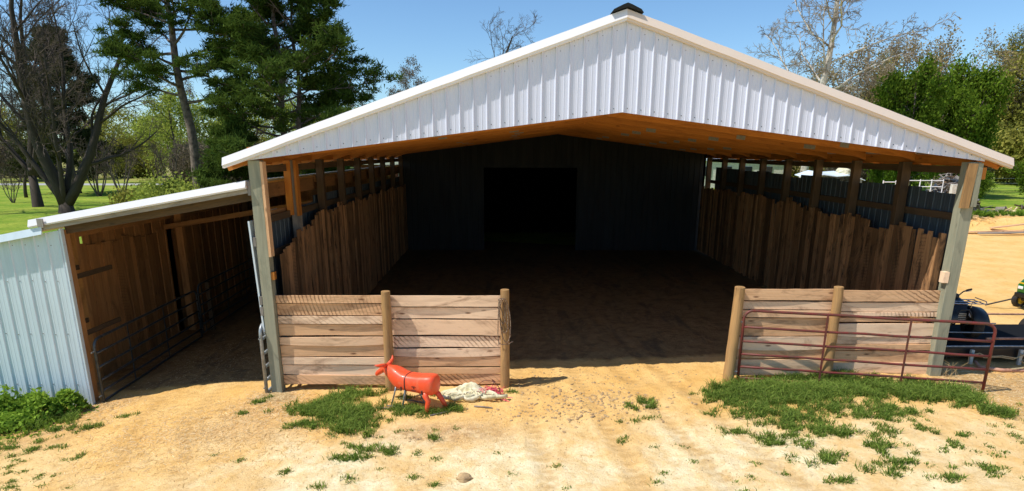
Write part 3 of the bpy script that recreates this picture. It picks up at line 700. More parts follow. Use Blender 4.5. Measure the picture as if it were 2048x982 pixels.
for x0, x1, s_ in ((.20, .30, 1), (.02, .07, 1), (.16, .22, -1), (-.02, -.20, -1)):
    mb = MB(); mb.tube([(x0, s_ * .12, .34), (x0 + (x1 - x0) * .3, s_ * .125, .22), (x1, s_ * .15, -.02)], .014, 8); mb.build('frame_leg', M['galpipe'], steer, smooth=True, local=True)
mb = MB(); mb.tube([(.34, .20, .012), (.1, .16, .02), (-.12, .15, .012)], .012, 6); mb.tube([(.34, -.16, .012), (-.25, -.15, .02)], .012, 6); mb.build('skid', M['debris'], steer, local=True)
for x in (.07, -.33):
    mb = MB(); mb.box((x, .163, .335), (.022, .006, .07)); mb.box((x, .167, .345), (.014, .006, .014)); mb.build('bolt_slot', M['decal'], steer, local=True)
mb = MB()   # small printed mark
mb.box((-.175, .1655, .400), (.040, .003, .007)); mb.box((-.175, .1655, .385), (.008, .003, .028)); mb.box((-.175, .1655, .350), (.10, .003, .006)); mb.box((-.175, .1655, .338), (.075, .003, .005))
for k_ in range(7):
    a = math.pi * (.2 + .6 * k_ / 6); mb.box((-.175 + .05 * math.cos(a), .1655, .385 + .034 * math.sin(a)), (.014, .003, .004))
mb.build('logo', M['decal'], steer, local=True)

# ================================================================== CANVAS HEAP, TWINE, ROPES
cz = G(-.8, 10.45)
def heap(name, cx, cy, rx, ry, h, mat, label, cat, seed, n=64):
    rg = np.random.default_rng(seed); ph = rg.uniform(0, 6.28, 12); mb = MB(); rows = []
    for j in range(n + 1):
        row = []
        for i in range(n + 1):
            u = i / n * 2 - 1; v = j / n * 2 - 1; rr = (u * u + v * v) ** .5
            a = math.atan2(v, u); lim = 1 + .18 * math.sin(2 * a + ph[0]) + .14 * math.sin(5 * a + ph[1]) + .05 * math.sin(11 * a + ph[7])
            ku = max(abs(u), abs(v)) / (rr + 1e-6); q_ = rr * ku
            x = cx + rx * u * ku * lim * .8; y = cy + ry * v * ku * lim * .8
            b3 = max(0, 1 - q_ ** 1.8) ** .8
            z = h * b3 * (.55 + .22 * math.sin(u * 4.5 + ph[2] + 1.4 * v) + .20 * math.sin(v * 7 + u * 3 + ph[3]) + .10 * abs(math.sin(u * 11 + v * 6 + ph[4])) + .08 * math.sin(v * 17 + ph[5] + 3 * u)) + .012
            row.append((x, y, G(x, y) + z))
        rows.append(row)
    vs = [p for r0 in rows for p in r0]; w_ = n + 1
    mb._add(vs, vs, [[j * w_ + i, j * w_ + i + 1, (j + 1) * w_ + i + 1, (j + 1) * w_ + i] for j in range(n) for i in range(n)])
    return mb
hb = heap('canvas', -.80, 10.56, .55, .28, .24, 'canvas', '', '', 4)
# loose folded straps of the same canvas lying in front
for k_ in range(9):
    a0 = uni(0, 6.28); cx_, cy_ = -1.10 + k_ * .10, 10.30 + uni(-.05, .08); pts = []
    for i in range(15):
        a = a0 + i * .42; rr = .13 + .06 * math.sin(i * .9 + k_)
        x = cx_ + rr * 1.5 * math.cos(a); y = cy_ + rr * .7 * math.sin(a); pts.append(Vector((x, y, G(x, y) + .05 + .06 * abs(math.sin(i * .5 + k_)))))
    R = []
    for i, p in enumerate(pts):
        d = (pts[min(i + 1, 14)] - pts[max(i - 1, 0)]).normalized(); s_ = Vector((-d.y, d.x, 0)).normalized() * .006; up_ = Vector((0, 0, .035)) + s_ * uni(-2, 2)
        R.append([p - up_ - s_, p - up_ + s_, p + up_ + s_, p + up_ - s_])
    hb.rings(R, R)
tag(hb.build('canvas_tarp', M['canvas'], smooth=True), 'crumpled cream canvas heap on the sand behind the orange steer dummy', 'tarp')
mb = MB()
for k_ in range(26):
    cx_, cy_ = -.36 + random.gauss(0, .10), 10.50 + random.gauss(0, .07); pts = []; a0 = uni(0, 6.28); rr = uni(.06, .2)
    for i in range(12):
        a = a0 + i * uni(.3, .6); x = cx_ + rr * math.cos(a); y = cy_ + rr * .6 * math.sin(a); pts.append((x, y, G(x, y) + .02 + .07 * abs(math.sin(i * .6 + k_)) * (1 if k_ % 3 else 1.8)))
    mb.tube(pts, .0055, 4, r=.5)
for k_ in range(7):
    x0, y0 = -.28, 10.45; a = uni(-.9, -.25); L_ = uni(.25, .5); mb.tube([(x0 + math.cos(a) * L_ * t_, y0 + math.sin(a) * L_ * t_ + .02 * math.sin(t_ * 9 + k_), G(x0, y0) + .015) for t_ in (0, .3, .6, 1)], .005, 4)
tag(mb.build('twine', M['pink']), 'tangle of bright pink twine beside the cream canvas heap', 'twine')
mb = MB(); mb.tube([(-.55 + .0, 10.52, cz + .16), (-.55, 10.5, cz + .24), (-.48, 10.48, cz + .30), (-.38, 10.46, cz + .315), (-.28, 10.44, cz + .29), (-.20, 10.42, cz + .20), (-.16, 10.40, cz + .05)], .006, 5)
mb.tube([(-.32, 10.45, cz + .33), (-.27, 10.44, cz + .29), (-.30, 10.44, cz + .27)], .014, 5)
tag(mb.build('wire_loop', M['redpipe']), 'thin red wire arching up over the pink twine', 'wire')
# lariat
mb = MB(); px, py = -.14, YF - .165
for k_ in range(3):
    pts = []
    for i in range(25):
        a = i / 24 * 2 * math.pi; wv = .055 + k_ * .02; hh = .30 + .11 * k_
        x = px - .03 + k_ * .03 + wv * math.sin(a) + .05 * (1 - math.cos(a)) * .5; z = 1.62 - hh * (1 - math.cos(a)) * .5 * 1.6
        pts.append((x, py - .01 - .012 * k_ + .01 * math.sin(a * 2), z))
    mb.tube(pts, .0085, 6)
mb.tube([(px - .05, py, 1.62), (px - .07, py - .01, 1.3), (px - .08, py, .95), (px - .06, py - .01, .74)], .008, 6)
mb.tube([(px - .07, py - .01, 1.60), (px + .02, py - .02, 1.3), (px + .14, py - .02, 1.02), (px + .15, py - .02, .90)], .008, 6)
mb.tube([(px - .07, py - .01, .78), (px, py - .03, .75), (px + .12, py - .02, .76), (px + .20, py + .02, .80)], .008, 6)
tag(mb.build('lariat', M['rope']), 'brown lariat rope hanging in loops on the round post at the gateway', 'rope')
# branches and stones
for pts, lab in (([(-2.35, 9.98), (-2.1, 9.92), (-1.9, 9.95), (-1.7, 10.1)], 'bent dry branch lying under the orange steer dummy'), ([(-1.35, 9.62), (-1.22, 9.68), (-1.0, 9.80)], 'short broken stick by the hind feet of the steer dummy'),
                 ([(-.62, 9.98), (-.45, 9.93), (-.3, 9.9)], 'thin dry twig on the sand below the canvas heap')):
    mb = MB(); mb.tube([(x, y, G(x, y) + .014 + .01 * (i % 2)) for i, (x, y) in enumerate(pts)], [.014, .012, .010, .006][:len(pts)], 6); tag(mb.build('stick', M['debris']), lab, 'stick')
def stone(x, y, s, lab=None, mat='rock', nm='stone', seed=0):
    import bmesh
    rg = random.Random(seed); bm_ = bmesh.new(); bmesh.ops.create_icosphere(bm_, subdivisions=3, radius=1)
    for v_ in bm_.verts:
        n_ = v_.co.normalized(); k_ = 1 + .18 * math.sin(n_.x * 3 + seed) + .12 * math.sin(n_.y * 5 + n_.z * 4 + seed) + rg.uniform(-.03, .03)
        v_.co = Vector((n_.x * s[0] * k_, n_.y * s[1] * k_, n_.z * s[2] * k_))
    me_ = bpy.data.meshes.new(nm); bm_.to_mesh(me_); bm_.free(); me_.materials.append(M[mat]); o_ = bpy.data.objects.new(nm, me_); COL.objects.link(o_)
    o_.location = (x, y, G(x, y) + s[2] * .25); tag(o_, lab, 'stone'); return o_
stone(-.62, 7.56, (.13, .085, .045), 'flat tan stone lying alone in the pale foreground sand', seed=2)
stone(2.35, 9.75, (.06, .045, .035), 'small clay lump to the upper right of the scattered clods', seed=5)
# scattered clods (uncountable)
def scatter_rocks(name, label, spots, seed):
    rg = np.random.default_rng(seed)
    t0 = (1 + 5 ** .5) / 2
    iv = np.array([(-1, t0, 0), (1, t0, 0), (-1, -t0, 0), (1, -t0, 0), (0, -1, t0), (0, 1, t0), (0, -1, -t0), (0, 1, -t0), (t0, 0, -1), (t0, 0, 1), (-t0, 0, -1), (-t0, 0, 1)]) / 1.9
    fi = np.array([(0, 11, 5), (0, 5, 1), (0, 1, 7), (0, 7, 10), (0, 10, 11), (1, 5, 9), (5, 11, 4), (11, 10, 2), (10, 7, 6), (7, 1, 8), (3, 9, 4), (3, 4, 2), (3, 2, 6), (3, 6, 8), (3, 8, 9), (4, 9, 5), (2, 4, 11), (6, 2, 10), (8, 6, 7), (9, 8, 1)])
    out, rn = [], []
    for (cx, cy, sx, sy, n, smin, smax) in spots:
        x = rg.normal(cx, sx, n); y = rg.normal(cy, sy, n); z = ground_np(x, y)
        for i in range(n):
            s_ = smin + (smax - smin) * rg.random() ** 3; a = rg.uniform(0, 6.28); vv = iv * (1 + rg.uniform(-.25, .25, (12, 1))) * np.array([1.25, .85, .55]) * s_
            c, q_ = math.cos(a), math.sin(a); vv = vv @ np.array([[c, q_, 0], [-q_, c, 0], [0, 0, 1]]) + np.array([x[i], y[i], z[i] + s_ * .15])
            out.append(vv[fi].reshape(-1, 3)); rn.append(np.full(60, rg.random()))
    o_ = tri_mesh(name, np.concatenate(out), np.concatenate(rn), M['rock']); return tag(o_, label, kind='stuff')
scatter_rocks('clods', 'crumbled clay clods in the middle of the gateway', [(1.35, 10.0, .75, .40, 700, .006, .036), (1.3, 11.3, 1.3, .35, 500, .005, .025), (1.0, 9.5, .6, .25, 300, .006, .035), (3.0, 10.2, .8, .8, 150, .005, .022), (1.2, 8.6, 2.2, .9, 700, .003, .014), (-1.6, 8.4, 2.4, .8, 400, .003, .012), (-1.45, 8.75, .1, .04, 25, .01, .03), (5.5, 8.2, 2.4, .8, 400, .003, .013)], 11)

# ================================================================== GRASS, WEEDS, STRAW
def blades(rg, x, y, h, wd, lean=.5, seg=2, flat=False):
    n = len(x); z = ground_np(x, y); a = rg.uniform(0, 2 * np.pi, n); ln = lean * rg.uniform(.2, 1.2, n) * h
    dx, dy = np.cos(a), np.sin(a); b_ = rg.uniform(0, 2 * np.pi, n); wx, wy = np.cos(b_) * wd / 2, np.sin(b_) * wd / 2
    p0 = np.stack([x, y, z - .005], 1); pm = p0 + np.stack([dx * ln * .35, dy * ln * .35, h * .6], 1); pt = p0 + np.stack([dx * ln, dy * ln, h * (1 - .35 * lean * rg.uniform(0, 1, n))], 1)
    W = np.stack([wx, wy, 0 * wx], 1)
    T = np.stack([p0 - W, p0 + W, pm + W * .8, p0 - W, pm + W * .8, pm - W * .8, pm - W * .8, pm + W * .8, pt], 1)
    r = rg.uniform(0, 1, n) ** 1.6 * .62; r = np.repeat(r, 9).reshape(n, 9); r[:, [0, 1, 3]] *= .4; r[:, [2, 4, 5, 6, 7]] = np.clip(r[:, [2, 4, 5, 6, 7]] * 1.15, 0, 1); r[:, 8] = np.clip(r[:, 8] + .38, 0, 1)  # roots darkened, tips lightened: a highlight painted into each blade
    return T.reshape(-1, 3), r.ravel()
def grass(name, label, clumps, mat, seed, wd=.012, lean=1.15):
    rg = np.random.default_rng(seed); A, B = [], []
    for (cx, cy, rx, ry, n, h) in clumps:
        k_ = max(1, int(n / 34)); tx = rg.normal(cx, rx * .55, k_); ty = rg.normal(cy, ry * .55, k_)      # tussocks
        sel = rg.integers(0, k_, n); x = tx[sel] + rg.normal(0, .042, n); y = ty[sel] + rg.normal(0, .036, n)
        th = rg.uniform(.55, 1.25, k_)[sel]
        hh = h * th * rg.uniform(.45, 1.1, n)
        a, b_ = blades(rg, x, y, hh, wd * rg.uniform(.6, 1.3, n), lean); A.append(a); B.append(b_)
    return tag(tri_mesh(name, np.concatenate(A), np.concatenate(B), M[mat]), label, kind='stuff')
grass('grass', 'thick green grass growing along the foot of the red gate', [
    (4.35, 10.35, .60, .38, 3600, .21), (4.9, 10.1, .7, .45, 5200, .17), (5.6, 10.2, .7, .5, 5200, .17), (6.4, 10.2, .7, .42, 4600, .16), (7.2, 10.0, .6, .36, 3600, .17), (7.75, 9.75, .35, .32, 2600, .18),
    (3.75, 10.1, .40, .28, 1300, .15), (6.1, 10.75, .6, .16, 1500, .19), (5.3, 10.8, .5, .14, 900, .16), (4.1, 9.5, .5, .35, 1700, .14), (4.75, 9.2, .55, .35, 1500, .13), (5.9, 9.3, .7, .32, 2000, .14), (4.4, 8.85, .4, .25, 700, .13)], 'grass', 21)
grass('grass', 'ragged green tufts scattered in the sand before the red gate', [
    (4.1, 8.35, .35, .18, 800, .13), (4.9, 8.6, .3, .2, 700, .14), (5.35, 8.1, .3, .2, 500, .13), (4.45, 7.75, .35, .15, 450, .12), (5.0, 7.45, .3, .12, 350, .11), (3.6, 8.7, .2, .12, 300, .1), (5.8, 8.4, .5, .3, 500, .1), (6.4, 8.0, .25, .1, 200, .09),
    (7.85, 9.1, .18, .14, 1100, .15), (8.1, 8.75, .1, .08, 120, .1), (5.3, 7.6, .3, .1, 300, .1), (6.3, 7.4, .3, .1, 240, .09), (4.3, 7.2, .2, .08, 220, .1), (5.7, 7.15, .3, .1, 240, .09), (3.0, 7.0, .1, .05, 60, .08), (3.6, 7.4, .5, .3, 200, .05), (6.3, 8.9, .8, .5, 500, .05),
    (6.8, 8.0, .8, .5, 260, .05), (2.4, 9.85, .2, .16, 420, .10), (2.1, 9.75, .12, .1, 160, .09), (1.95, 9.2, .2, .1, 80, .07), (2.5, 9.3, .3, .08, 120, .06), (1.75, 8.55, .12, .06, 90, .08), (2.6, 8.3, .1, .05, 40, .07), (2.1, 7.55, .06, .04, 60, .06), (1.95, 7.3, .05, .03, 40, .06), (3.3, 8.6, .2, .3, 60, .06), (6.6, 7.3, .5, .2, 160, .06)], 'grass', 22)
grass('grass', 'green grass patch left of the orange steer dummy', [
    (-3.35, 10.0, .42, .30, 2700, .17), (-2.75, 9.75, .40, .38, 3200, .18), (-2.75, 10.65, .35, .14, 1100, .17), (-3.15, 10.4, .3, .2, 700, .15), (-2.55, 9.2, .30, .22, 1100, .16), (-3.5, 9.3, .35, .12, 420, .11), (-3.0, 9.4, .4, .2, 500, .10)], 'grass', 23)
grass('grass', 'small green tufts around the feet of the orange steer dummy', [
    (-1.75, 9.85, .3, .15, 1000, .13), (-1.35, 9.75, .16, .09, 350, .13), (-.98, 9.85, .14, .10, 480, .13), (-1.9, 10.35, .2, .1, 160, .12), (-1.9, 9.5, .2, .1, 120, .08), (-.30, 10.62, .14, .06, 110, .09), (-.05, 10.6, .15, .06, 90, .08), (-2.2, 8.45, .25, .12, 420, .11), (-2.35, 8.15, .25, .08, 420, .11),
    (-1.75, 8.3, .14, .08, 260, .10), (-1.15, 8.75, .09, .06, 130, .11), (-1.3, 8.3, .08, .05, 60, .07), (-1.1, 8.15, .08, .05, 60, .07), (-1.25, 7.6, .12, .05, 70, .08), (-1.0, 7.35, .08, .04, 60, .07), (-2.55, 7.35, .06, .03, 80, .07), (-2.1, 7.6, .1, .1, 70, .08), (-4.1, 8.4, .5, .3, 100, .05), (-3.15, 7.8, .06, .04, 120, .07),
    (-4.55, 10.35, .1, .06, 200, .08), (-4.7, 9.95, .08, .06, 160, .08), (-4.5, 10.6, .1, .05, 80, .07), (-2.2, 9.0, .5, .2, 160, .06), (.2, 8.0, .9, .6, 70, .04), (.75, 7.2, .04, .03, 40, .05), (0, 7.5, 2.5, .5, 130, .04), (2.1, 7.0, .1, .05, 60, .05)], 'grass', 24)
grass('grass', 'thin grass strip on the bank in the near left corner', [(-8.2, 9.0, .8, .3, 900, .08), (-7.5, 9.75, .5, .12, 500, .10), (-7.9, 8.3, .8, .5, 1300, .05), (-7.2, 7.7, .9, .5, 900, .045), (-6.9, 10.1, .25, .1, 160, .07), (-6.7, 8.6, .12, .08, 160, .06)], 'grass', 25)
grass('grass', 'thin stray green blades fringing the grass patches', [(5.8, 9.2, 2.2, .8, 900, .07), (-2.8, 9.6, 1.4, .9, 700, .07), (3.9, 9.4, .8, .8, 300, .07), (-1.6, 9.3, 1.2, .6, 260, .06), (-8.0, 9.2, 1.0, .7, 500, .07), (6.8, 8.2, 1.6, .8, 350, .06), (9.2, 9.4, .6, .5, 160, .07)], 'grass', 26)
def leafy_mound(name, label, spots, mat, seed, ls=.035):
    rg = np.random.default_rng(seed); A, B = [], []
    for (cx, cy, rx, ry, hz, n) in spots:
        u = rg.normal(0, .5, n); v = rg.normal(0, .5, n); q_ = np.clip(1 - (u * u + v * v) * .6, .05, 1)
        x = cx + u * rx; y = cy + v * ry; z = ground_np(x, y) + hz * q_ * rg.uniform(.15, 1, n) ** .6
        c = np.stack([x, y, z], 1); d1 = rg.normal(0, 1, (n, 3)); d1 /= np.linalg.norm(d1, axis=1)[:, None]; d2 = rg.normal(0, 1, (n, 3)); d2 = np.cross(d1, d2); d2 /= np.linalg.norm(d2, axis=1)[:, None]
        s_ = (ls * rg.uniform(.5, 1.3, n))[:, None]
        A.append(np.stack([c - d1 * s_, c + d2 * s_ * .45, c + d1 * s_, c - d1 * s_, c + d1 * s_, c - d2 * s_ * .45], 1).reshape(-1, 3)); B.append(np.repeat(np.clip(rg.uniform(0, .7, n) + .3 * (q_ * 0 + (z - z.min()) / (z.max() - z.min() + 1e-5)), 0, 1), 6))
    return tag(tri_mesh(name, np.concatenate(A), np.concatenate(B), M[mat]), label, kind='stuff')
leafy_mound('weeds', 'leafy light green weeds along the foot of the white tin panel', [(-9.4, 10.35, .55, .35, .50, 2600), (-8.75, 10.5, .40, .30, .44, 1700), (-8.2, 10.60, .30, .2, .46, 1100), (-9.0, 10.0, .8, .45, .26, 2400), (-9.9, 10.1, .5, .4, .4, 1500), (-8.5, 10.3, .3, .3, .62, 260), (-9.2, 10.4, .5, .3, .66, 300)], 'grasslight', 31, .05)
grass('grass', 'long dark grass mixed into the weeds by the white tin panel', [(-9.2, 10.0, .7, .3, 3000, .20), (-8.6, 10.1, .45, .25, 2000, .18), (-8.0, 10.3, .25, .15, 500, .14)], 'grass', 32)
def straw(name, label, spots, seed, L=.10, w_=.004):
    rg = np.random.default_rng(seed); A, B = [], []
    for (cx, cy, sx, sy, n) in spots:
        x = rg.normal(cx, sx, n); y = rg.normal(cy, sy, n); z = ground_np(x, y) + rg.uniform(.001, .009, n); a = rg.uniform(0, np.pi, n); l_ = L * rg.uniform(.3, 1.2, n)
        d = np.stack([np.cos(a), np.sin(a), rg.uniform(-.12, .12, n)], 1) * l_[:, None] / 2; pz = np.stack([-np.sin(a), np.cos(a), rg.uniform(-.5, .5, n)], 1) * w_
        c = np.stack([x, y, z], 1); A.append(np.stack([c - d - pz, c - d + pz, c + d + pz, c - d - pz, c + d + pz, c + d - pz], 1).reshape(-1, 3)); B.append(np.repeat(rg.uniform(0, 1, n), 6))
    return tag(tri_mesh(name, np.concatenate(A), np.concatenate(B), M['straw']), label, kind='stuff')
straw('straw', 'loose straw heaped at the foot of the left barn post', [(-4.35, 10.62, .22, .16, 1500), (-4.3, 10.1, .5, .35, 900), (-5.0, 9.6, .9, .5, 1600), (-5.6, 8.8, 1.0, .6, 1500), (-7.75, 10.75, .3, .15, 700), (-7.3, 10.2, .4, .3, 300), (-4.0, 9.0, 1.0, .5, 900)], 41)
straw('straw', 'dry straw strewn on the ground at the end of the red gate', [(9.0, 10.4, .8, .45, 2200), (8.6, 11.2, .5, .4, 900), (9.6, 9.6, .7, .5, 1200), (8.4, 9.2, .6, .4, 600), (9.8, 11.0, .7, .3, 900)], 42)
straw('straw', 'sparse straw bits over the pale foreground sand', [(0, 8.0, 4.5, .9, 3500), (-1.0, 8.95, .8, .3, 900), (-6.3, 13.2, 1.3, 1.4, 2500), (5.5, 7.9, 2.4, .8, 1500)], 43, .06, .0025)
# wild dead stalks at the right barn post
mb = MB()
for k_ in range(9):
    x, y = 8.2 + uni(-.12, .25), 10.85 + uni(-.1, .1); p = [Vector((x, y, G(x, y)))]
    for i in range(3): p.append(p[-1] + Vector((uni(-.16, .16), uni(-.06, .06), uni(.05, .16))))
    mb.tube(p, [.005, .004, .003, .002], 4)
tag(mb.build('dead_stalks', M['straw']), 'bent dead stalks at the foot of the right barn post', 'dead plant')

# ================================================================== TRAILER, ATV, MOWER
tr = thing('utility_trailer', 'low black utility trailer with faded pipe rails beside the barn', 'trailer', (10.6, 12.6, 0))
mb = MB(); mb.box((10.9, 12.75, .33), (4.6, 1.6, .07)); mb.build('deck', M['matt'], tr, bevel=.01)
mb = MB(); mb.beam((8.62, 11.93, .22), (13.2, 11.93, .22), .05, .20); mb.build('side_panel', M['black'], tr, bevel=.008)
mb = MB(); mb.beam((8.62, 13.57, .22), (13.2, 13.57, .22), .05, .20); mb.build('side_panel', M['black'], tr)
for z, y_, mt_, r0 in ((.36, 11.89, 'galpipe', .022), (.50, 11.97, 'rustpipe', .028), (.62, 13.5, 'rustpipe', .022)):
    mb = MB(); x0_ = 8.62 if z < .4 else 9.75; mb.tube([(lerp(x0_, 13.2, i / 6), y_, z + uni(-.006, .006)) for i in range(7)], r0, 8); mb.build('rail', M[mt_], tr, smooth=True)
for z in (.62, .82): 
    mb = MB(); mb.tube([(8.66, 12.05, z), (9.95, 12.05, z - .02)], .012, 6); mb.tube([(8.66, 12.05, z), (8.62, 12.0, .33)], .012, 6); mb.build('front_rail', M['galpipe'], tr)
for x in (9.42, 10.42):
    mb = MB(); mb.beam((x, 11.84, G(x, 11.84) - .02), (x, 11.84, .30), .065, .05, up=(0, 1, 0)); mb.tube([(x, 11.80, .21), (x + .01, 11.80, .23)], .05, 8); mb.build('jack_leg', M['cream'], tr)
def wheel(par, c, R_, W_, nm='wheel', axis='x', rim='chrome', local=False):
    n = 28; prof = [(.55, -.42), (.9, -.5), (1, -.3), (1, .3), (.9, .5), (.55, .42)]; mb = MB(); R = []
    for k_ in range(n + 1):
        a = 2 * math.pi * k_ / n; rg = []
        for rr, t_ in prof:
            rr = rr * (1 + (.012 if k_ % 2 and rr == 1 else 0)); p = (t_ * W_, rr * R_ * math.cos(a), rr * R_ * math.sin(a)) if axis == 'x' else (rr * R_ * math.cos(a), t_ * W_, rr * R_ * math.sin(a)); rg.append(tuple(c[i] + p[i] for i in range(3)))
        R.append(rg)
    mb.rings(R, R, caps=False); ty = mb.build(nm, M['blackrub'], par, smooth=False, local=local)
    mb = MB(); ax = Vector((1, 0, 0)) if axis == 'x' else Vector((0, 1, 0)); cc = Vector(c); mb.tube([cc - ax * W_ * .36, cc + ax * W_ * .36], R_ * .57, 20); mb.tube([cc - ax * W_ * .42, cc + ax * W_ * .42], R_ * .18, 12)
    o_ = mb.build('rim', M[rim], None, smooth=False); o_.parent = ty; o_.matrix_parent_inverse = Matrix(); return ty
wheel(tr, (12.2, 11.75, .22), .30, .18, axis='y'); wheel(tr, (12.2, 13.72, .22), .30, .18, axis='y')
mb = MB(); R = []
for i in range(13):
    a = math.pi * i / 12; R.append([(11.3 - .62 * math.cos(a), 11.62, .45 + .36 * math.sin(a)), (11.3 - .62 * math.cos(a), 11.88, .45 + .36 * math.sin(a)), (11.3 - .60 * math.cos(a), 11.88, .45 + .34 * math.sin(a)), (11.3 - .60 * math.cos(a), 11.62, .45 + .34 * math.sin(a))])
mb.rings(R, R); mb.build('fender', M['cream'], tr, smooth=True)
mb = MB(); g0 = G(9.8, 11.3); mb.tube([(9.42, 11.72, .10), (9.44, 11.6, .02), (9.52, 11.45, g0 + .05), (9.75, 11.38, g0 + .04), (10.3, 11.36, g0 + .04), (11.4, 11.40, g0 + .04)], .035, 10)
tag(mb.build('bent_pipe', M['rustpipe'], smooth=True), 'rusty bent pipe on the ground in front of the black trailer', 'pipe')
mb = MB(); pts = [(9.3, 11.75, .20), (9.45, 11.74, .24), (9.6, 11.73, .17), (9.9, 11.72, .19), (10.2, 11.73, .14), (10.38, 11.75, .22), (10.47, 11.74, .16), (10.36, 11.73, .10), (10.5, 11.72, .02), (10.4, 11.6, -.06), (10.1, 11.35, g0 + .1), (9.85, 11.32, g0 + .09)]
mb.tube(pts, .013, 6); mb.tube([(p[0] + .03, p[1] - .02, p[2] + .03) for p in pts[:7]], .011, 6)
tag(mb.build('tie_rope', M['tanrope']), 'tan rope knotted round the pale trailer legs', 'rope')

atv = thing('quad_bike', 'black quad bike parked on the trailer facing the camera', 'quad bike', (9.38, 12.75, .42), -.10)
atv.scale = (.86, .9, .98)
def B_(name, mat, fn, **k):
    mb = MB(); fn(mb); return mb.build(name, M[mat], atv, local=True, **k)
def body(mb):
    loft2 = [(-.62, .44, .10, .05), (-.60, .52, .22, .14), (-.45, .60, .25, .20), (-.25, .66, .20, .20), (0, .64, .15, .16), (.3, .62, .17, .14), (.6, .62, .25, .10), (.75, .60, .22, .06)]
    R = []
    for (y, zc, hw, hh) in loft2:
        R.append([(hw * abs(math.cos(a)) ** .8 * (1 if math.cos(a) > 0 else -1), y, zc + hh * abs(math.sin(a)) ** .8 * (1 if math.sin(a) > 0 else -1)) for a in [2 * math.pi * k_ / 20 for k_ in range(20)]])
    mb.rings(R, R)
B_('body', 'black', body, smooth=True)
for s_ in (1, -1):
    for y0 in (-.42, .62):
        def fen(mb):
            R = []
            for i in range(11):
                a = math.pi * (.06 + .88 * i / 10); R.append([(s_ * .17, y0 - .40 * math.cos(a), .40 + .32 * math.sin(a)), (s_ * .53, y0 - .42 * math.cos(a), .36 + .30 * math.sin(a)), (s_ * .545, y0 - .42 * math.cos(a), .33 + .30 * math.sin(a)), (s_ * .17, y0 - .38 * math.cos(a), .38 + .30 * math.sin(a))])
            mb.rings(R, R)
        B_('fender', 'black', fen, smooth=True)
        wheel(atv, (s_ * .42, y0, .29), .29, .24, local=True, rim='black')
    def lamp(mb):
        mb.tube([(s_ * .21, -.60, .56), (s_ * .21, -.655, .56)], [.075, .07], 16)
    hl = B_('headlight', 'glass', lamp, smooth=False)
    mb = MB(); mb.tube([(s_ * .21, -.50, .56), (s_ * .21, -.645, .56)], .088, 16); o_ = mb.build('bezel', M['black']); o_.parent = hl; o_.matrix_parent_inverse = Matrix()
    B_('grip', 'blackrub', lambda mb: mb.tube([(s_ * .28, -.20, .985), (s_ * .42, -.15, 1.0)], .02, 10), smooth=True)
    B_('brake_lever', 'chrome', lambda mb: mb.tube([(s_ * .22, -.27, .97), (s_ * .36, -.25, .985)], .007, 6))
B_('handlebar', 'black', lambda mb: mb.tube([(-.30, -.19, .985), (-.17, -.25, .96), (-.08, -.26, .88), (.08, -.26, .88), (.17, -.25, .96), (.30, -.19, .985)], .014, 8), smooth=True)
B_('steering_pod', 'black', lambda mb: mb.box((0, -.25, .86), (.16, .13, .12)), bevel=.03)
def rack(mb):
    for x in (-.40, -.24, -.08, .08, .24, .40): mb.tube([(x, -.74, .80), (x, -.30, .80)], .010, 6)
    for y in (-.74, -.52, -.30): mb.tube([(-.44, y, .802), (.44, y, .802)], .011, 6)
    for x in (-.44, .44): mb.tube([(x, -.74, .80), (x, -.70, .85), (x, -.30, .85)], .010, 6)
    for x in (-.2, .2): mb.tube([(x, -.60, .80), (x, -.56, .55)], .010, 6)
B_('front_rack', 'chrome', rack)
def bump_(mb):
    mb.tube([(-.16, -.55, .28), (-.18, -.72, .36), (-.17, -.74, .52), (-.10, -.70, .66), (.10, -.70, .66), (.17, -.74, .52), (.18, -.72, .36), (.16, -.55, .28)], .016, 8); mb.tube([(-.175, -.735, .44), (.175, -.735, .44)], .012, 6)
B_('front_bumper', 'black', bump_, smooth=True)
def grille(mb):
    for z in (.44, .48, .52, .56): mb.box((0, -.632, z), (.20, .01, .018))
B_('grille', 'galpipe', grille)
B_('seat', 'blackrub', lambda mb: mb.rings([[(hw * math.cos(a), y, zc + .07 * math.sin(a)) for a in [2 * math.pi * k_ / 16 for k_ in range(16)]] for y, zc, hw in ((-.05, .78, .04), (0, .80, .12), (.25, .81, .16), (.5, .83, .16), (.62, .83, .08))], [[(0, 0, 0)] * 16] * 5), smooth=True)
B_('rear_rack', 'chrome', lambda mb: [mb.tube([(x, .55, .80), (x, .98, .80)], .010, 6) for x in (-.35, -.12, .12, .35)] + [mb.tube([(-.38, y, .80), (.38, y, .80)], .010, 6) for y in (.55, .98)])

mw = thing('lawn_tractor', 'green lawn tractor with yellow stripe standing on the sand at the right edge', 'lawn tractor', (14.60, 16.3, G(14.4, 16.3)), .15)
def hood(mb):
    R = []
    for (x, z0, z1, hw) in ((-.60, .50, .70, .20), (-.57, .44, .80, .27), (-.45, .42, .88, .30), (-.1, .42, .96, .31), (.35, .42, 1.02, .31), (.40, .42, 1.0, .30)):
        R.append([(x, -hw, z0), (x, hw, z0), (x, hw * 1.02, (z0 + z1) * .55), (x, hw * .85, z1 - .05), (x, hw * .5, z1), (x, -hw * .5, z1), (x, -hw * .85, z1 - .05), (x, -hw * 1.02, (z0 + z1) * .55)])
    mb.rings(R, R)
def MW(name, mat, fn, **k):
    mb = MB(); fn(mb); return mb.build(name, M[mat], mw, local=True, **k)
MW('hood', 'green', hood, bevel=.02)
for s_ in (1, -1): MW('stripe', 'yellow', lambda mb: mb.box((-.05, s_ * .322, .74), (.75, .012, .05)))
MW('stripe', 'yellow', lambda mb: mb.box((-.585, 0, .745), (.03, .42, .035)))
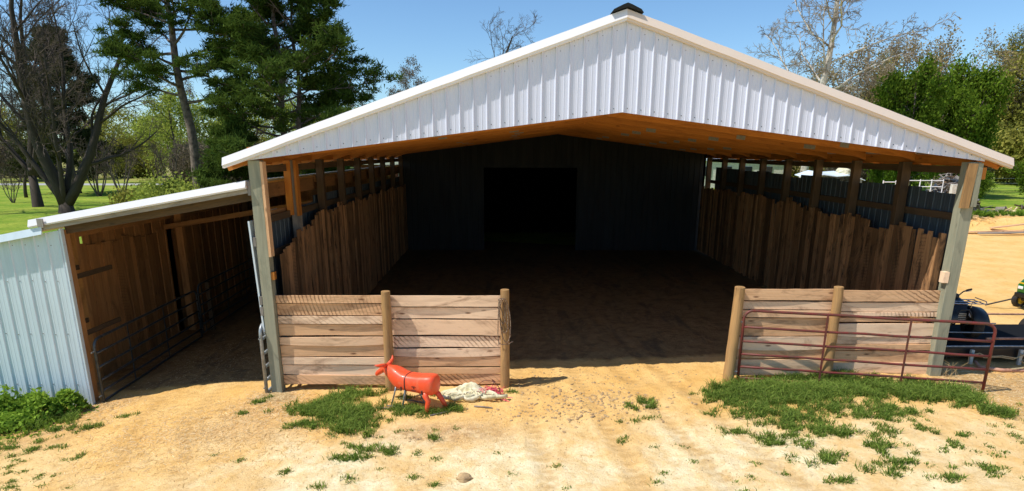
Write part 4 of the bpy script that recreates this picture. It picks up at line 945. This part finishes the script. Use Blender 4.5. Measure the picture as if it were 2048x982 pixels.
MW('bumper', 'black', lambda mb: mb.box((-.62, 0, .42), (.08, .5, .12)), bevel=.02)
for s_ in (1, -1):
    MW('headlight', 'glass', lambda mb: mb.box((-.60, s_ * .15, .62), (.03, .14, .08)), bevel=.01)
    wheel(mw, (-.25, s_ * .42, .20), .20, .15, axis='y', rim='yellow', local=True); wheel(mw, (1.15, s_ * .42, .28), .28, .24, axis='y', rim='yellow', local=True)
MW('chassis', 'black', lambda mb: mb.box((.35, 0, .32), (1.7, .34, .14)))
MW('mower_deck', 'green', lambda mb: mb.box((.42, 0, .20), (.75, 1.1, .14)), bevel=.04)
MW('rear_fender', 'green', lambda mb: mb.box((1.05, 0, .62), (.75, .95, .12)), bevel=.05)
MW('seat', 'yellow', lambda mb: (mb.box((.98, 0, .76), (.42, .42, .12)), mb.box((1.2, 0, .96), (.10, .40, .34))), bevel=.04)
MW('steering_wheel', 'black', lambda mb: (mb.tube([(.52 + .03 * math.sin(a), .17 * math.cos(a), 1.12 + .16 * math.sin(a) * .5) for a in [k_ * math.pi / 8 for k_ in range(17)]], .014, 6), mb.tube([(.42, 0, .95), (.52, 0, 1.12)], .02, 8)))
for x0, y0, x1, y1, lab in ((13.3, 16.6, 14.0, 16.35, 'black angled arm lying below the green tractor hood'),):
    mb = MB(); mb.tube([(x0, y0, G(x0, y0) + .06), (x1, y1, .35), (x1 + .3, y1, .2)], .02, 6); tag(mb.build('tow_bar', M['black']), lab, 'tow bar')

# ================================================================== BACKGROUND BUILDINGS AND JUNK
hs = thing('brick_house', 'long dark red brick ranch house with grey roof beyond the lawn', 'house', (-20, 72, 0), 0)
def HB(name, mat, fn, **k):
    mb = MB(); fn(mb); return mb.build(name, M[mat], hs, **k)
HB('wall', 'brick', lambda mb: mb.box((-22, 76, 1.5), (24, 8, 3.0)))
def roof(mb):
    x0, x1, y0, y1 = -34.7, -9.3, 71.2, 80.8
    mb._add([(x0, y0, 3.0), (x1, y0, 3.0), (x1, y1, 3.0), (x0, y1, 3.0), (x0 + 3, 76, 4.9), (x1 - 3, 76, 4.9)], [(0, 0, 0)] * 6, [[0, 1, 5, 4], [1, 2, 5], [2, 3, 4, 5], [3, 0, 4]])
HB('roof', 'shingle', roof)
HB('fascia', 'cream', lambda mb: mb.box((-22, 71.15, 2.95), (25.5, .12, .32)))
HB('corner_board', 'cream', lambda mb: mb.box((-33.98, 71.96, 1.5), (.16, .14, 3.0)))
for x in (-31, -26.6, -22.6, -18.2, -14.6, -12.0):
    fr_ = HB('window', 'cream', lambda mb: (mb.box((x, 71.95, 2.45), (1.5, .12, .10)), mb.box((x, 71.95, 1.1), (1.5, .12, .10)), mb.box((x - .7, 71.95, 1.78), (.10, .12, 1.26)), mb.box((x + .7, 71.95, 1.78), (.10, .12, 1.26)), mb.box((x, 71.95, 1.78), (1.3, .08, .05))))
    mb = MB(); mb.box((x, 71.985, 1.78), (1.3, .04, 1.26)); sub(mb.build('pane', M['dark']), fr_)
HB('porch_post', 'cream', lambda mb: mb.box((-10.4, 71.6, 1.5), (.14, .14, 2.8)))
mh = thing('mobile_home', 'white mobile home glimpsed beyond the far right corner of the barn', 'mobile home', (22, 62, 0))
for nm_, mt_, c, s_ in (('wall', 'cream', (22.5, 64, 2.0), (9, 4, 2.8)), ('roof', 'galv', (22.5, 64, 3.5), (9.4, 4.4, .2)), ('skirting', 'galv', (22.5, 64.02, .3), (8.9, 3.9, .6))):
    mb = MB(); mb.box(c, s_); mb.build(nm_, M[mt_], mh)
for x in (19.4, 21.4, 23.4, 25.4):
    mb = MB(); mb.box((x, 61.97, 2.4), (.9, .08, .9)); mb.build('window', M['dark'], mh)
jk = thing('junk_shelter', 'low makeshift shelter with bent pale tin roof behind the right barn wall', 'shelter', (19, 38, 0))
mb = MB(); R = []
for x, z in ((17.6, 2.75), (18.4, 3.02), (19.2, 2.92), (20.0, 2.98), (20.9, 2.70)): R.append([(x, 36.8, z - .1), (x, 38.8, z + .1), (x, 38.8, z + .13), (x, 36.8, z - .06)])
mb.rings(R, R); mb.build('roof', M['galv'], jk)
for x in (17.8, 19.3, 20.7):
    mb = MB(); mb.beam((x, 36.9, .7), (x, 36.9, 2.75), .09, .09, up=(0, 1, 0)); mb.build('post', M['greyboard'], jk)
mb = MB(); mb.box((19.9, 37.9, 1.7), (1.9, 1.3, 1.6)); mb.build('crate', M['oldpost'], jk, bevel=.02)
stone(20.2, 37.9, (.42, .5, .26), None, 'canvas', 'tarp_bundle', 9).location.z = 3.05
tag(bpy.data.objects['tarp_bundle'], 'grey tarp bundle lying on the bent tin shelter roof', 'tarp')
for x0, x1, y_, top, lab in ((20.6, 22.0, 34.5, 2.72, 'white livestock panel beside the tin shelter'), (22.6, 25.3, 36.5, 2.7, 'wider white livestock panel behind the right barn wall')):
    pn = thing('livestock_panel', lab, 'livestock panel', (x0, y_, .78), 0, 'white livestock panels')
    for z in (.1, .45, .8, 1.15, 1.5, 1.85):
        mb = MB(); mb.tube([(x0, y_, .78 + z), (x1, y_, .78 + z)], .028, 6); mb.build('rail', M['whitetrim'], pn)
    n_ = 2 if x1 - x0 < 2 else 4
    for i in range(n_ + 1):
        x = lerp(x0, x1, i / n_); mb = MB(); mb.tube([(x, y_ - .01, .75), (x, y_ - .01, top)], .030, 6); mb.build('upright', M['whitetrim'], pn)
mb = MB(); mb.beam((24.0, 33.8, .7), (24.05, 33.8, 2.55), .26, .20, up=(0, 1, 0)); tag(mb.build('fence_post', M['cream'], bevel=.02), 'short pale wooden post behind the second right barn post', 'post')
def pile(name, label, cx, cy, sx, sy, h, n, L_, mats, seed):
    rg = random.Random(seed); mb = MB()
    for i in range(n):
        u, v = rg.gauss(0, .4), rg.gauss(0, .4); z = G(cx, cy) + h * max(.02, 1 - (u * u + v * v) ** .5) * rg.uniform(.2, 1)
        c = Vector((cx + u * sx, cy + v * sy, z)); d = Vector((rg.uniform(-1, 1), rg.uniform(-1, 1), rg.uniform(-.35, .35))).normalized() * L_ * rg.uniform(.3, 1) * .5; mb.cur = rg.randrange(len(mats))
        if rg.random() < .3: mb.box(c, (rg.uniform(.2, .7), rg.uniform(.2, .6), .03), rot=Matrix.Rotation(rg.uniform(0, 6), 3, Vector((rg.random(), rg.random(), rg.random()))))
        else: mb.tube([c - d, c + Vector((0, 0, rg.uniform(-.1, .1))), c + d], [.05, .04, .015], 5)
    return tag(mb.build(name, [M[k_] for k_ in mats]), label, 'debris pile')
pile('debris_pile', 'grey heap of sticks and scrap behind the right front barn post', 26.1, 37.0, 2.1, 1.2, 2.5, 420, 1.5, ['debris', 'darktin', 'debris', 'oldpost', 'greyboard'], 3)
pile('brush_pile', 'small bleached brush pile on the lawn right of the barn', 29.2, 36.6, 1.2, .5, .22, 30, .9, ['debris', 'straw'], 4)
pile('scrap_pile', 'dark low scrap heap on the lawn at the right edge', 33.8, 39.0, 1.6, .6, .55, 60, 1.8, ['debris', 'oldpost'], 5)
for k_, (x0, y0, x1, y1, lab) in enumerate(((24.0, 32.6, 28.6, 32.2, 'long pale plank lying along the foot of the clay bank'), (24.6, 32.1, 29.2, 31.6, 'long grey plank lying in front of the pale one by the bank'), (25.8, 32.9, 30.0, 32.5, 'short brown plank end behind the two long ones by the bank'))):
    mb = MB(); mb.beam((x0, y0, G(x0, y0) + .10), (x1, y1, G(x1, y1) + .12), .22, .06); tag(mb.build('plank', M['slab' if k_ != 1 else 'greyboard']), lab, 'plank')
mb = MB(); mb.beam((31.6, 36.2, G(31.6, 36.2) + .12), (35.0, 36.0, G(35, 36) + .12), .3, .12); tag(mb.build('concrete_slab', M['cream']), 'pale flat slab on the lawn near the right edge', 'slab')
wf = thing('wire_fence', 'thin wire fence on posts between the lawn and the tan field', 'fence', (44, 56, 0))
for i in range(9):
    x = 30 + i * 3.75; mb = MB(); mb.tube([(x, 60 - .02 * x, G(x, 60)), (x, 60 - .02 * x, 2.3)], .06, 6); mb.build('post', M['oldpost'], wf)
for z in (1.0, 1.45, 1.9):
    mb = MB(); mb.tube([(30, 59.4, z), (60, 58.8, z)], .012, 4); mb.build('wire', M['galpipe'], wf)
grass('grass', 'rough weeds along the top of the clay bank', [(26, 34.6, 2.5, .4, 2500, .35), (31, 35.5, 3, .6, 2500, .3), (29.5, 33.4, 1.0, .4, 1200, .4), (34, 34, 2, .5, 1500, .35)], 'grasslight', 51, .03, .8)
straw('straw', 'dry brown grass clump on the clay bank', [(25.3, 34.6, .9, .35, 1500), (29.8, 35, 1.6, .4, 900)], 52, .5, .012)

# ================================================================== TREES
def rotv(d, ang, az, rg):
    a = d.cross(Vector((0, 0, 1)) if abs(d.z) < .95 else Vector((1, 0, 0))).normalized(); b_ = d.cross(a)
    s_ = a * math.cos(az) + b_ * math.sin(az); return (d * math.cos(ang) + s_ * math.sin(ang)).normalized()
def grow(rg, out, tips, p, d, L_, r0, lvl, spec):
    sp = spec[min(lvl, len(spec) - 1)]; n = sp.get('seg', 4); pts = [p.copy()]; rs = [r0]; dirs = [d.copy()]; wob_ = sp.get('wob', .15); trop = sp.get('trop', 0); rend = sp.get('rend', .35)
    for i in range(n):
        d = (d + Vector((rg.gauss(0, wob_), rg.gauss(0, wob_), rg.gauss(0, wob_) * .8 + trop))).normalized()
        p = p + d * (L_ / n); pts.append(p.copy()); dirs.append(d.copy()); rs.append(r0 * lerp(1, rend, (i + 1) / n))
    out.append((pts, rs, lvl))
    if lvl >= len(spec) - 1: tips.append((pts[-1], d, lvl)); tips.append((pts[len(pts) // 2], d, lvl)); return
    nc = sp['n']; t0 = sp.get('t0', .25); az = rg.uniform(0, 6.28)
    for k_ in range(nc):
        t_ = t0 + (1 - t0) * (k_ + rg.uniform(.1, .9)) / nc; i = min(n - 1, int(t_ * n)); q_ = t_ * n - i
        pos = pts[i].lerp(pts[i + 1], q_); az += 2.4 + rg.uniform(-.5, .5)
        ang = rad(sp.get('ang', 45)) * rg.uniform(.7, 1.25); nd = rotv(dirs[i], ang, az, rg)
        if sp.get('flat'): nd.z *= sp['flat']; nd.normalize()
        cl = L_ * sp.get('ratio', .55) * (1 - sp.get('tap', .5) * t_) * rg.uniform(.7, 1.2) if 'len' not in sp else sp['len'](t_) * rg.uniform(.75, 1.2)
        grow(rg, out, tips, pos, nd, cl, max(sp.get('rmin', .01), rs[i] * sp.get('rr', .5)), lvl + 1, spec)
def limbs(mb, out, lo=0, hi=9, sides=(10, 7, 5, 3, 3, 3)):
    for pts, rs, lv in out:
        if lo <= lv <= hi: mb.tube(pts, rs, sides[min(lv, 5)], caps=lv < 2)
def cards(rg, centers, n_each, spread, size, asp=.5, flat=1.0, hang=0):
    C = np.repeat(np.asarray(centers), n_each, 0); n = len(C); C = C + rg.normal(0, 1, (n, 3)) * np.array([spread, spread, spread * flat]); C[:, 2] -= hang * rg.random(n)
    d1 = rg.normal(0, 1, (n, 3)); d1 /= np.linalg.norm(d1, axis=1)[:, None]; d2 = np.cross(d1, rg.normal(0, 1, (n, 3))); d2 /= np.linalg.norm(d2, axis=1)[:, None]
    s_ = (size * rg.uniform(.5, 1.4, n))[:, None]; a, b_, c, e = C - d1 * s_, C + d2 * s_ * asp, C + d1 * s_, C - d2 * s_ * asp
    T = np.stack([a, b_, c, a, c, e], 1).reshape(-1, 3); tone = np.repeat(rg.uniform(0, 1, len(centers)), n_each) * .7 + rg.uniform(0, .3, n)
    return T, np.repeat(tone, 6)
def tufts(rg, centers, n_each, L_, wd, up=.4):
    C = np.repeat(np.asarray(centers), n_each, 0); n = len(C); d = rg.normal(0, 1, (n, 3)); d[:, 2] = d[:, 2] * .7 + up; d /= np.linalg.norm(d, axis=1)[:, None]
    C = C + rg.normal(0, L_ * .45, (n, 3)) * np.array([1, 1, .45]); s_ = np.cross(d, rg.normal(0, 1, (n, 3))); s_ /= np.linalg.norm(s_, axis=1)[:, None]; l_ = (L_ * rg.uniform(.5, 1.1, n))[:, None]; s_ = s_ * (wd * rg.uniform(.6, 1.3, n))[:, None]
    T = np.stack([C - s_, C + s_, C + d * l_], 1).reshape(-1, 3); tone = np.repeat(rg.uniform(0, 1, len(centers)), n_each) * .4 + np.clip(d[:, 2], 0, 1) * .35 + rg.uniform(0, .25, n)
    r = np.repeat(tone, 3); return T, r
def tree_root(name, label, cat, x, y, rz=0, group=None): return thing(name, label, cat, (x, y, G(x, y) - .05), rz, group)

def bare(label, x, y, H, r0, seed, mains=None, dens=1.0, mat='bark', twig='twig', name='bare_tree', rmin=.010, buds=None, trunk=.22, spec=None):
    rg = random.Random(seed); root = tree_root(name, label, 'tree', x, y); out, tips = [], []
    spec = spec or [dict(n=int(9 * dens), seg=10, wob=.09, trop=.035, ang=40, ratio=.52, tap=.5, rr=.42, t0=.2, rend=.16), dict(n=int(8 * dens), seg=7, wob=.13, trop=.06, ang=42, ratio=.50, rr=.5, rmin=.022, t0=.12, rend=.3), dict(n=8, seg=5, wob=.17, trop=.05, ang=38, ratio=.55, rr=.5, rmin=.014), dict(n=4, seg=4, wob=.2, trop=.03, ang=36, ratio=.62, rr=.6, rmin=rmin), dict(seg=2, wob=.22, rend=.6)]
    if mains:
        for d, L_, rr_ in mains: grow(rg, out, tips, Vector((0, 0, trunk)), Vector(d).normalized(), L_, rr_, 0, spec)
        out.append(([Vector((0, 0, -.3)), Vector((0, 0, .0)), Vector((0, 0, trunk + .6))], [r0 * 1.25, r0 * .98, r0 * .55], 0))
    else: grow(rg, out, tips, Vector((0, 0, -.2)), Vector((rg.uniform(-.05, .05), rg.uniform(-.05, .05), 1)), H, r0, 0, spec)
    mb = MB(); limbs(mb, out, 0, 1); mb.build('trunk', M[mat], root, smooth=True, local=True)
    mb = MB(); limbs(mb, out, 2, 9); mb.build('crown', M[twig], root, local=True)
    if buds:
        T, r = cards(np.random.default_rng(seed), [tuple(t_[0]) for t_ in tips], buds[1], buds[2], buds[3]); tri_mesh('foliage', T, r, M[buds[0]], root, True)
    return root
def copy_tree(root, label, x, y, s=1, rz=0, group=None):
    c = root.copy(); COL.objects.link(c); c.location = (x, y, G(x, y) - .05); c.rotation_euler = (0, 0, rz); c.scale = (s, s, s if not isinstance(s, tuple) else 1); c['label'] = label
    if group: c['group'] = group
    for ch in list(root.children):
        k_ = ch.copy(); COL.objects.link(k_); k_.parent = c; k_.matrix_parent_inverse = Matrix()
    return c
def pine(label, x, y, H, r0, seed, crown0, spanf, lean=(0, 0), nb=34, tuft=46, name='pine_tree', twin=None, mat='needle', nl=.34, nw=.030):
    rg = random.Random(seed); nr = np.random.default_rng(seed); root = tree_root(name, label, 'tree', x, y); out, cent = [], []
    stems = [(0, 0, lean, H, r0)] + ([twin] if twin else [])
    for (sx, sy, ln, h_, rr_) in stems:
        n = 16; pts = [Vector((sx + ln[0] * (i / n) ** 1.1 * h_ + .10 * math.sin(i * 1.1 + seed), sy + ln[1] * (i / n) * h_, h_ * i / n - .2)) for i in range(n + 1)]
        out.append((pts, [rr_ * (1 - .80 * (i / n)) + (.10 if i == 0 else 0) for i in range(n + 1)], 0))
        m_ = nb if not twin else int(nb * .72); az = rg.uniform(0, 6)
        for k_ in range(m_):
            t_ = crown0 + (1 - crown0) * ((k_ + rg.random()) / m_) ** .9; i = min(n - 1, int(t_ * n)); p = pts[i].lerp(pts[i + 1], t_ * n - i); az += 2.4 + rg.uniform(-.7, .7)
            tt = (t_ - crown0) / (1 - crown0); L_ = spanf(tt) * rg.uniform(.6, 1.2); el = lerp(-.05, .75, tt) + rg.uniform(-.15, .2)
            d = Vector((math.cos(az) * math.cos(el), math.sin(az) * math.cos(el), math.sin(el))); bp = [p]; br = [max(.03, rr_ * .30 * (1 - .5 * tt))]; q_ = p.copy()
            for j in range(6):
                d = (d + Vector((rg.gauss(0, .13), rg.gauss(0, .13), rg.gauss(0, .09) + .045))).normalized(); q_ = q_ + d * (L_ / 6); bp.append(q_.copy()); br.append(br[0] * (1 - .13 * (j + 1)))
                if j >= 1:
                    for s__ in range(2 if j < 3 else 3):
                        sd = rotv(d, rad(uni(35, 70)), rg.uniform(0, 6.28), rg); sd.z = sd.z * .5 + .15; sd.normalize(); sl_ = L_ * .26 * rg.uniform(.5, 1.2)
                        e1 = q_ + sd * sl_ * .5; e2 = q_ + sd * sl_ + Vector((0, 0, .08)); out.append(([q_.copy(), e1, e2], [.028, .02, .012], 3))
                        if rg.random() < .93: cent.append(tuple(e2)); cent.append(tuple(e1.lerp(e2, .55) + Vector((rg.gauss(0, .12), rg.gauss(0, .12), .06))))
                        if j > 2: cent.append(tuple(e1 + Vector((rg.gauss(0, .2), rg.gauss(0, .2), .08))))
            out.append((bp, br, 1)); cent.append(tuple(q_))
    mb = MB(); limbs(mb, out, 0, 1); mb.build('trunk', M['pinebark'], root, smooth=True, local=True)
    mb = MB(); limbs(mb, out, 2, 9); mb.build('crown_sprays', M['bark2'], root, local=True)
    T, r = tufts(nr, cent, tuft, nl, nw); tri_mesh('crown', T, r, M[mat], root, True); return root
def leafy_tree(label, x, y, H, r0, seed, mat, n_card, spread, size, name='leafy_tree', cat='tree', spec=None, stems=3, wide=.9, asp=.6, bark='bark2', group=None):
    rg = random.Random(seed); nr = np.random.default_rng(seed); root = tree_root(name, label, cat, x, y, 0, group); out, tips = [], []
    spec = spec or [dict(n=9, seg=7, wob=.12, trop=.04, ang=45, ratio=.5, tap=.45, rr=.5, t0=.15), dict(n=7, seg=5, wob=.18, trop=.05, ang=45, ratio=.5, rr=.5, rmin=.025, t0=.15), dict(n=5, seg=4, wob=.2, ang=42, ratio=.5, rr=.5, rmin=.015), dict(seg=3, wob=.25, rend=.5)]
    for k_ in range(stems):
        a = 6.28 * k_ / stems + rg.uniform(-.5, .5); w2 = wide * (.0 if stems == 1 else rg.uniform(.35, .8)); grow(rg, out, tips, Vector((.12 * math.cos(a), .12 * math.sin(a), -.1)), Vector((math.cos(a) * w2, math.sin(a) * w2, 1)).normalized(), H * rg.uniform(.72, .95), r0 / max(1, stems) ** .5, 0, spec)
    mb = MB(); limbs(mb, out, 0, 1); mb.build('trunk', M[bark], root, smooth=True, local=True)
    mb = MB(); limbs(mb, out, 2, 9); mb.build('crown_sprays', M['twig'], root, local=True)
    T, r = cards(nr, [tuple(t_[0]) for t_ in tips], n_card, spread, size, asp); tri_mesh('crown', T, r, M[mat], root, True); return root

# --- left: big bare trees
bare('huge bare dark tree forking at the base in front of the left lawn', -31.3, 43.8, 15, .58, 101, trunk=.5, mains=[((-.18, .0, 1), 16, .42), ((.58, .1, .82), 14, .36), ((.12, .3, 1), 14, .24), ((-.65, .1, 1), 13, .22), ((.34, -.3, 1), 12, .18)])
bare('bare dark tree with a single thick trunk left of the huge forked tree', -36.6, 48.2, 15, .42, 102, trunk=2.4, mains=[((-.05, .1, 1), 14, .32), ((.4, 0, .9), 11, .18), ((-.6, 0, .8), 11, .20)])
bare('tall bare tree at the far left edge of the lawn', -38.8, 42.0, 17, .34, 103)
bare('slim bare sapling standing between lawn and road at left', -45, 58, 8, .16, 104, dens=.7)
gr = 'bare vase-shaped shrubs in a row before the road'
vase = [dict(n=6, seg=6, wob=.08, trop=.05, ang=22, ratio=.5, rr=.6, t0=.3), dict(n=6, seg=4, wob=.14, trop=.05, ang=28, ratio=.55, rr=.6, rmin=.014), dict(n=4, seg=3, wob=.2, ang=30, ratio=.6, rmin=.012), dict(seg=2, wob=.2)]
def vase_shrub(label, x, y, H, seed):
    rg = random.Random(seed); root = tree_root('bare_shrub', label, 'shrub', x, y, 0, gr); out, tips = [], []
    for k_ in range(6): a = k_ * 1.05; grow(rg, out, tips, Vector((.1 * math.cos(a), .1 * math.sin(a), 0)), Vector((.42 * math.cos(a), .42 * math.sin(a), 1)).normalized(), H, .07, 0, vase)
    mb = MB(); limbs(mb, out, 0, 0); mb.build('stem', M['bark2'], root, local=True); mb = MB(); limbs(mb, out, 1, 9); mb.build('crown', M['twig'], root, local=True); return root
v0 = vase_shrub('bare vase-shaped shrub, nearest to the leaning limb of the huge tree', -39.5, 60, 4.6, 7)
copy_tree(v0, 'bare vase-shaped shrub, middle one of the row', -36.6, 59, .9, 1.2, gr)
copy_tree(v0, 'bare vase-shaped shrub, the one closest to the leaning pine', -33.5, 62, 1.0, 2.7, gr)
copy_tree(v0, 'small bare shrub between the two thick trunks on the lawn', -41.5, 52, .55, .7, gr)
# cedar and pines
rgc = random.Random(5)
pine('dark broad cedar rising behind the huge bare tree', -44.5, 64, 15.2, .45, 33, .10, lambda t_: 5.6 * (1 - t_) ** .6 * (.75 + .25 * math.sin(t_ * 14)) + .5, nb=64, tuft=22, name='cedar_tree', mat='cedar', nl=.5, nw=.06)
pine('leaning tall pine with a bare grey lower trunk', -18.7, 38, 18.5, .33, 34, .38, lambda t_: 4.8 * (.75 + .5 * t_ - .55 * t_ * t_), lean=(-.062, .0), nb=38, tuft=46, nl=.38, nw=.034)
pine('dense dark twin-stemmed pine close behind the shed roof', -12.5, 35.5, 15.2, .26, 35, .28, lambda t_: 5.2 * (1 - t_ * .5) * (.5 if t_ < .05 else 1), lean=(.0, 0), nb=50, tuft=46, twin=(.75, .2, (.012, 0), 14, .20), nl=.38, nw=.034)
pn0 = pine('young green pine beside the twin-stemmed pine', -14.6, 33.5, 5.6, .13, 36, .05, lambda t_: 2.6 * (1 - t_) ** .7 + .3, nb=34, tuft=44, name='young_pine', mat='needle')
copy_tree(pn0, 'smaller young pine half hidden behind the shed roof', -17.2, 32.0, .52, 2)
copy_tree(pn0, 'young pine under the right side of the twin-stemmed pine', -9.6, 33.8, .9, 4)
leafy_tree('light green bush at the foot of the leaning pine', -16.6, 30.5, 2.9, .10, 37, 'leafyellow', 5, .25, .08, name='green_bush', cat='bush', stems=6)
leafy_tree('low green bush just above the middle of the shed roof', -19.0, 33.0, 2.6, .10, 38, 'leafolive', 4, .25, .08, name='green_bush', cat='bush', stems=6)
leafy_tree('green weed bush on the lawn left of the shed roof corner', -30.5, 34.5, 1.0, .05, 39, 'leafgreen', 5, .12, .06, name='green_bush', cat='bush', stems=6)
# yellow-green budding trees and brown brush in the left middle distance
yg = leafy_tree('yellow-green budding tree between cedar and leaning pine', -41, 78, 13.2, .26, 41, 'leafyellow', 8, .40, .13, name='budding_tree', stems=2, wide=.6)
copy_tree(yg, 'wide yellow-green budding tree directly behind the leaning pine', -34.5, 82, 1.08, 1.9)
copy_tree(yg, 'pale budding tree between the leaning pine and the twin pine', -27.5, 84, .98, 3.4)
copy_tree(yg, 'yellow-green budding tree at the far left behind the bare trees', -66, 96, .95, 5)
og = leafy_tree('dull green leafing tree beyond the road behind the huge tree', -52, 92, 11.5, .25, 42, 'leafolive', 7, .45, .14, stems=3)
copy_tree(og, 'dull green tree beyond the road at the far left', -73, 98, 1.0, 2.2)
copy_tree(og, 'dull green tree behind the row of bare shrubs', -42, 95, .92, 4.2)
copy_tree(og, 'dull green tree partly behind the twin-stemmed pine', -24, 92, .95, 1.0)
br = leafy_tree('reddish brown leafless thicket left of the leaning pine', -31.0, 66, 5.6, .16, 43, 'leafgrey', 5, .35, .09, name='thicket', cat='thicket', stems=7, wide=1.3)
copy_tree(br, 'brown leafless thicket at the foot of the leaning pine', -25.0, 62, .95, 2)
copy_tree(br, 'dark brush clump standing beside the road behind the bare shrubs', -36.5, 72, .8, 4)
copy_tree(br, 'grey brush beyond the road at the far left', -70, 90, 1.1, 1)
gb = bare('pale grey bare tree on the horizon left of the cedar', -72, 108, 15, .28, 44, dens=.85, buds=('leafgrey', 2, .3, .12))
for x, y, s_, rz, lab in ((-85, 112, .95, 1, 'pale bare tree at the very left of the horizon'), (-58, 112, .9, 2, 'pale bare tree right behind the cedar'), (-48, 110, .85, 3, 'pale bare tree on the horizon beyond the budding trees'), (-38, 115, .92, 4, 'tall pale bare tree beyond the leaning pine'),
                       (-27, 112, .95, 5, 'pale bare tree seen through the twin pine'), (-17, 100, .9, .5, 'pale bare tree peeking over the left roof slope')):
    copy_tree(gb, lab, x, y, s_, rz)
hg = leafy_tree('green hedge row tree beyond the road at left', -62, 104, 6.5, .2, 45, 'leafolive', 9, .6, .18, name='hedge_tree', stems=6, wide=1.6)
for x, y, s_, rz, lab in ((-80, 105, 1.0, 1, 'hedge row tree at the left end of the far hedge'), (-50, 104, .9, 2, 'hedge row tree behind the bare shrubs'), (-40, 103, 1.0, 3, 'hedge row tree left of the brick house'), (-98, 108, 1.1, 4, 'hedge row tree beyond the tall edge tree')):
    copy_tree(hg, lab, x, y, s_, rz)
# --- centre and right
bare('bare tree whose twigs rise just over the left roof slope', -3.6, 60, 15.6, .30, 51, dens=1.1)
copy_tree(gb, 'low reddish treetop barely showing over the left roof slope', -12.5, 78, .78, 2.5)
syc = [dict(n=20, seg=14, wob=.03, trop=.02, ang=56, tap=.5, rr=.34, t0=.30, rend=.25, len=lambda t_: 7.2 * (1.15 - t_ * .72)), dict(n=11, seg=8, wob=.13, trop=.05, ang=42, ratio=.40, tap=.4, rr=.5, rmin=.028, t0=.18, rend=.25), dict(n=8, seg=5, wob=.24, trop=-.01, ang=45, ratio=.5, rr=.5, rmin=.017), dict(n=6, seg=4, wob=.3, trop=-.03, ang=45, ratio=.55, rmin=.016), dict(seg=3, wob=.32, trop=-.04)]
bare('tall white-barked bare tree above the right roof slope', 20.9, 45, 19.5, .30, 52, mat='sycbark', twig='syctwig', name='sycamore_tree', spec=syc)
tb = leafy_tree('straw-coloured bushy tree right of the white-barked tree', 33.0, 58, 13.5, .2, 53, 'leaftan', 6, .30, .09, name='straw_tree', stems=5, wide=.8)
copy_tree(tb, 'straw-coloured bushy tree touching the green tree', 36.5, 57, 1.0, 2); copy_tree(tb, 'lower straw-coloured tree next to the white trunk', 30.0, 60, .88, 4)
lg = leafy_tree('bright green dense tree with a rounded top at right', 29.8, 47, 9.2, .3, 54, 'leafgreen', 11, .36, .14, stems=4, wide=.6)
lg.scale = (.70, .70, 1)
copy_tree(lg, 'bright green dense tree, taller and nearer the olive one', 34.0, 49, 1.03, 2.1).scale = (.72, .72, 1.03)
copy_tree(lg, 'small dark green tree low behind the right roof slope', 27.3, 45, .60, 1).scale = (.45, .45, .62)
ot = leafy_tree('olive green leafing tree right of the bright green trees', 76, 96.0, 10.2, .3, 55, 'leafolive', 11, .42, .10, stems=5, wide=.8)
ot.scale = (1.75, 1.75, 1.75)
copy_tree(ot, 'olive tree behind the pair of bright green ones', 64, 104, 1.75, 3)
bt = bare('pale bare tree with fine twigs at the right edge', 80, 93, 12, .26, 56, dens=1.1, mat='bark2', buds=('leafolive', 1, .2, .07))
bt.scale = (1.6, 1.6, 1.6)
copy_tree(bt, 'pale bare tree standing a little left of the right edge one', 74, 99, 1.55, 2)
copy_tree(lg, 'near green tree cut off by the right edge', 33.2, 38.5, .42, .4)
copy_tree(hg, 'green tree far behind at the right edge', 60, 70, 1.2, .4)
copy_tree(hg, 'green bushes beyond the livestock panels', 36, 62, .62, 1.4); copy_tree(hg, 'green bush beyond the tin shelter', 31, 60, .6, 2.4); copy_tree(hg, 'green bush beside the mobile home', 28.0, 66, .62, .9)
copy_tree(br, 'brown brush behind the grey debris pile', 37, 52, .7, 3); copy_tree(lg, 'green bush directly behind the grey debris pile', 29.5, 40, .26, 3)
copy_tree(br, 'brown brush between shelter and livestock panels', 27, 50, .6, 1)
for i, (x, lab) in enumerate(((96, 'grey brush at the end of the tan field'), (112, 'grey brush on the horizon right of the field'), (128, 'grey brush far right on the horizon'), (80, 'grey brush far behind the wire fence'), (66, 'grey brush left of the wire fence'), (150, 'grey brush at the very right of the horizon'))):
    copy_tree(br, lab, x, 128 + (i % 2) * 6, 1.9, i)
for i, (x, lab) in enumerate(((104, 'bare horizon tree above the tan field'), (122, 'bare horizon tree beyond the far right brush'), (86, 'bare horizon tree behind the olive tree'))):
    copy_tree(gb, lab, x, 140, .95, i + .5)
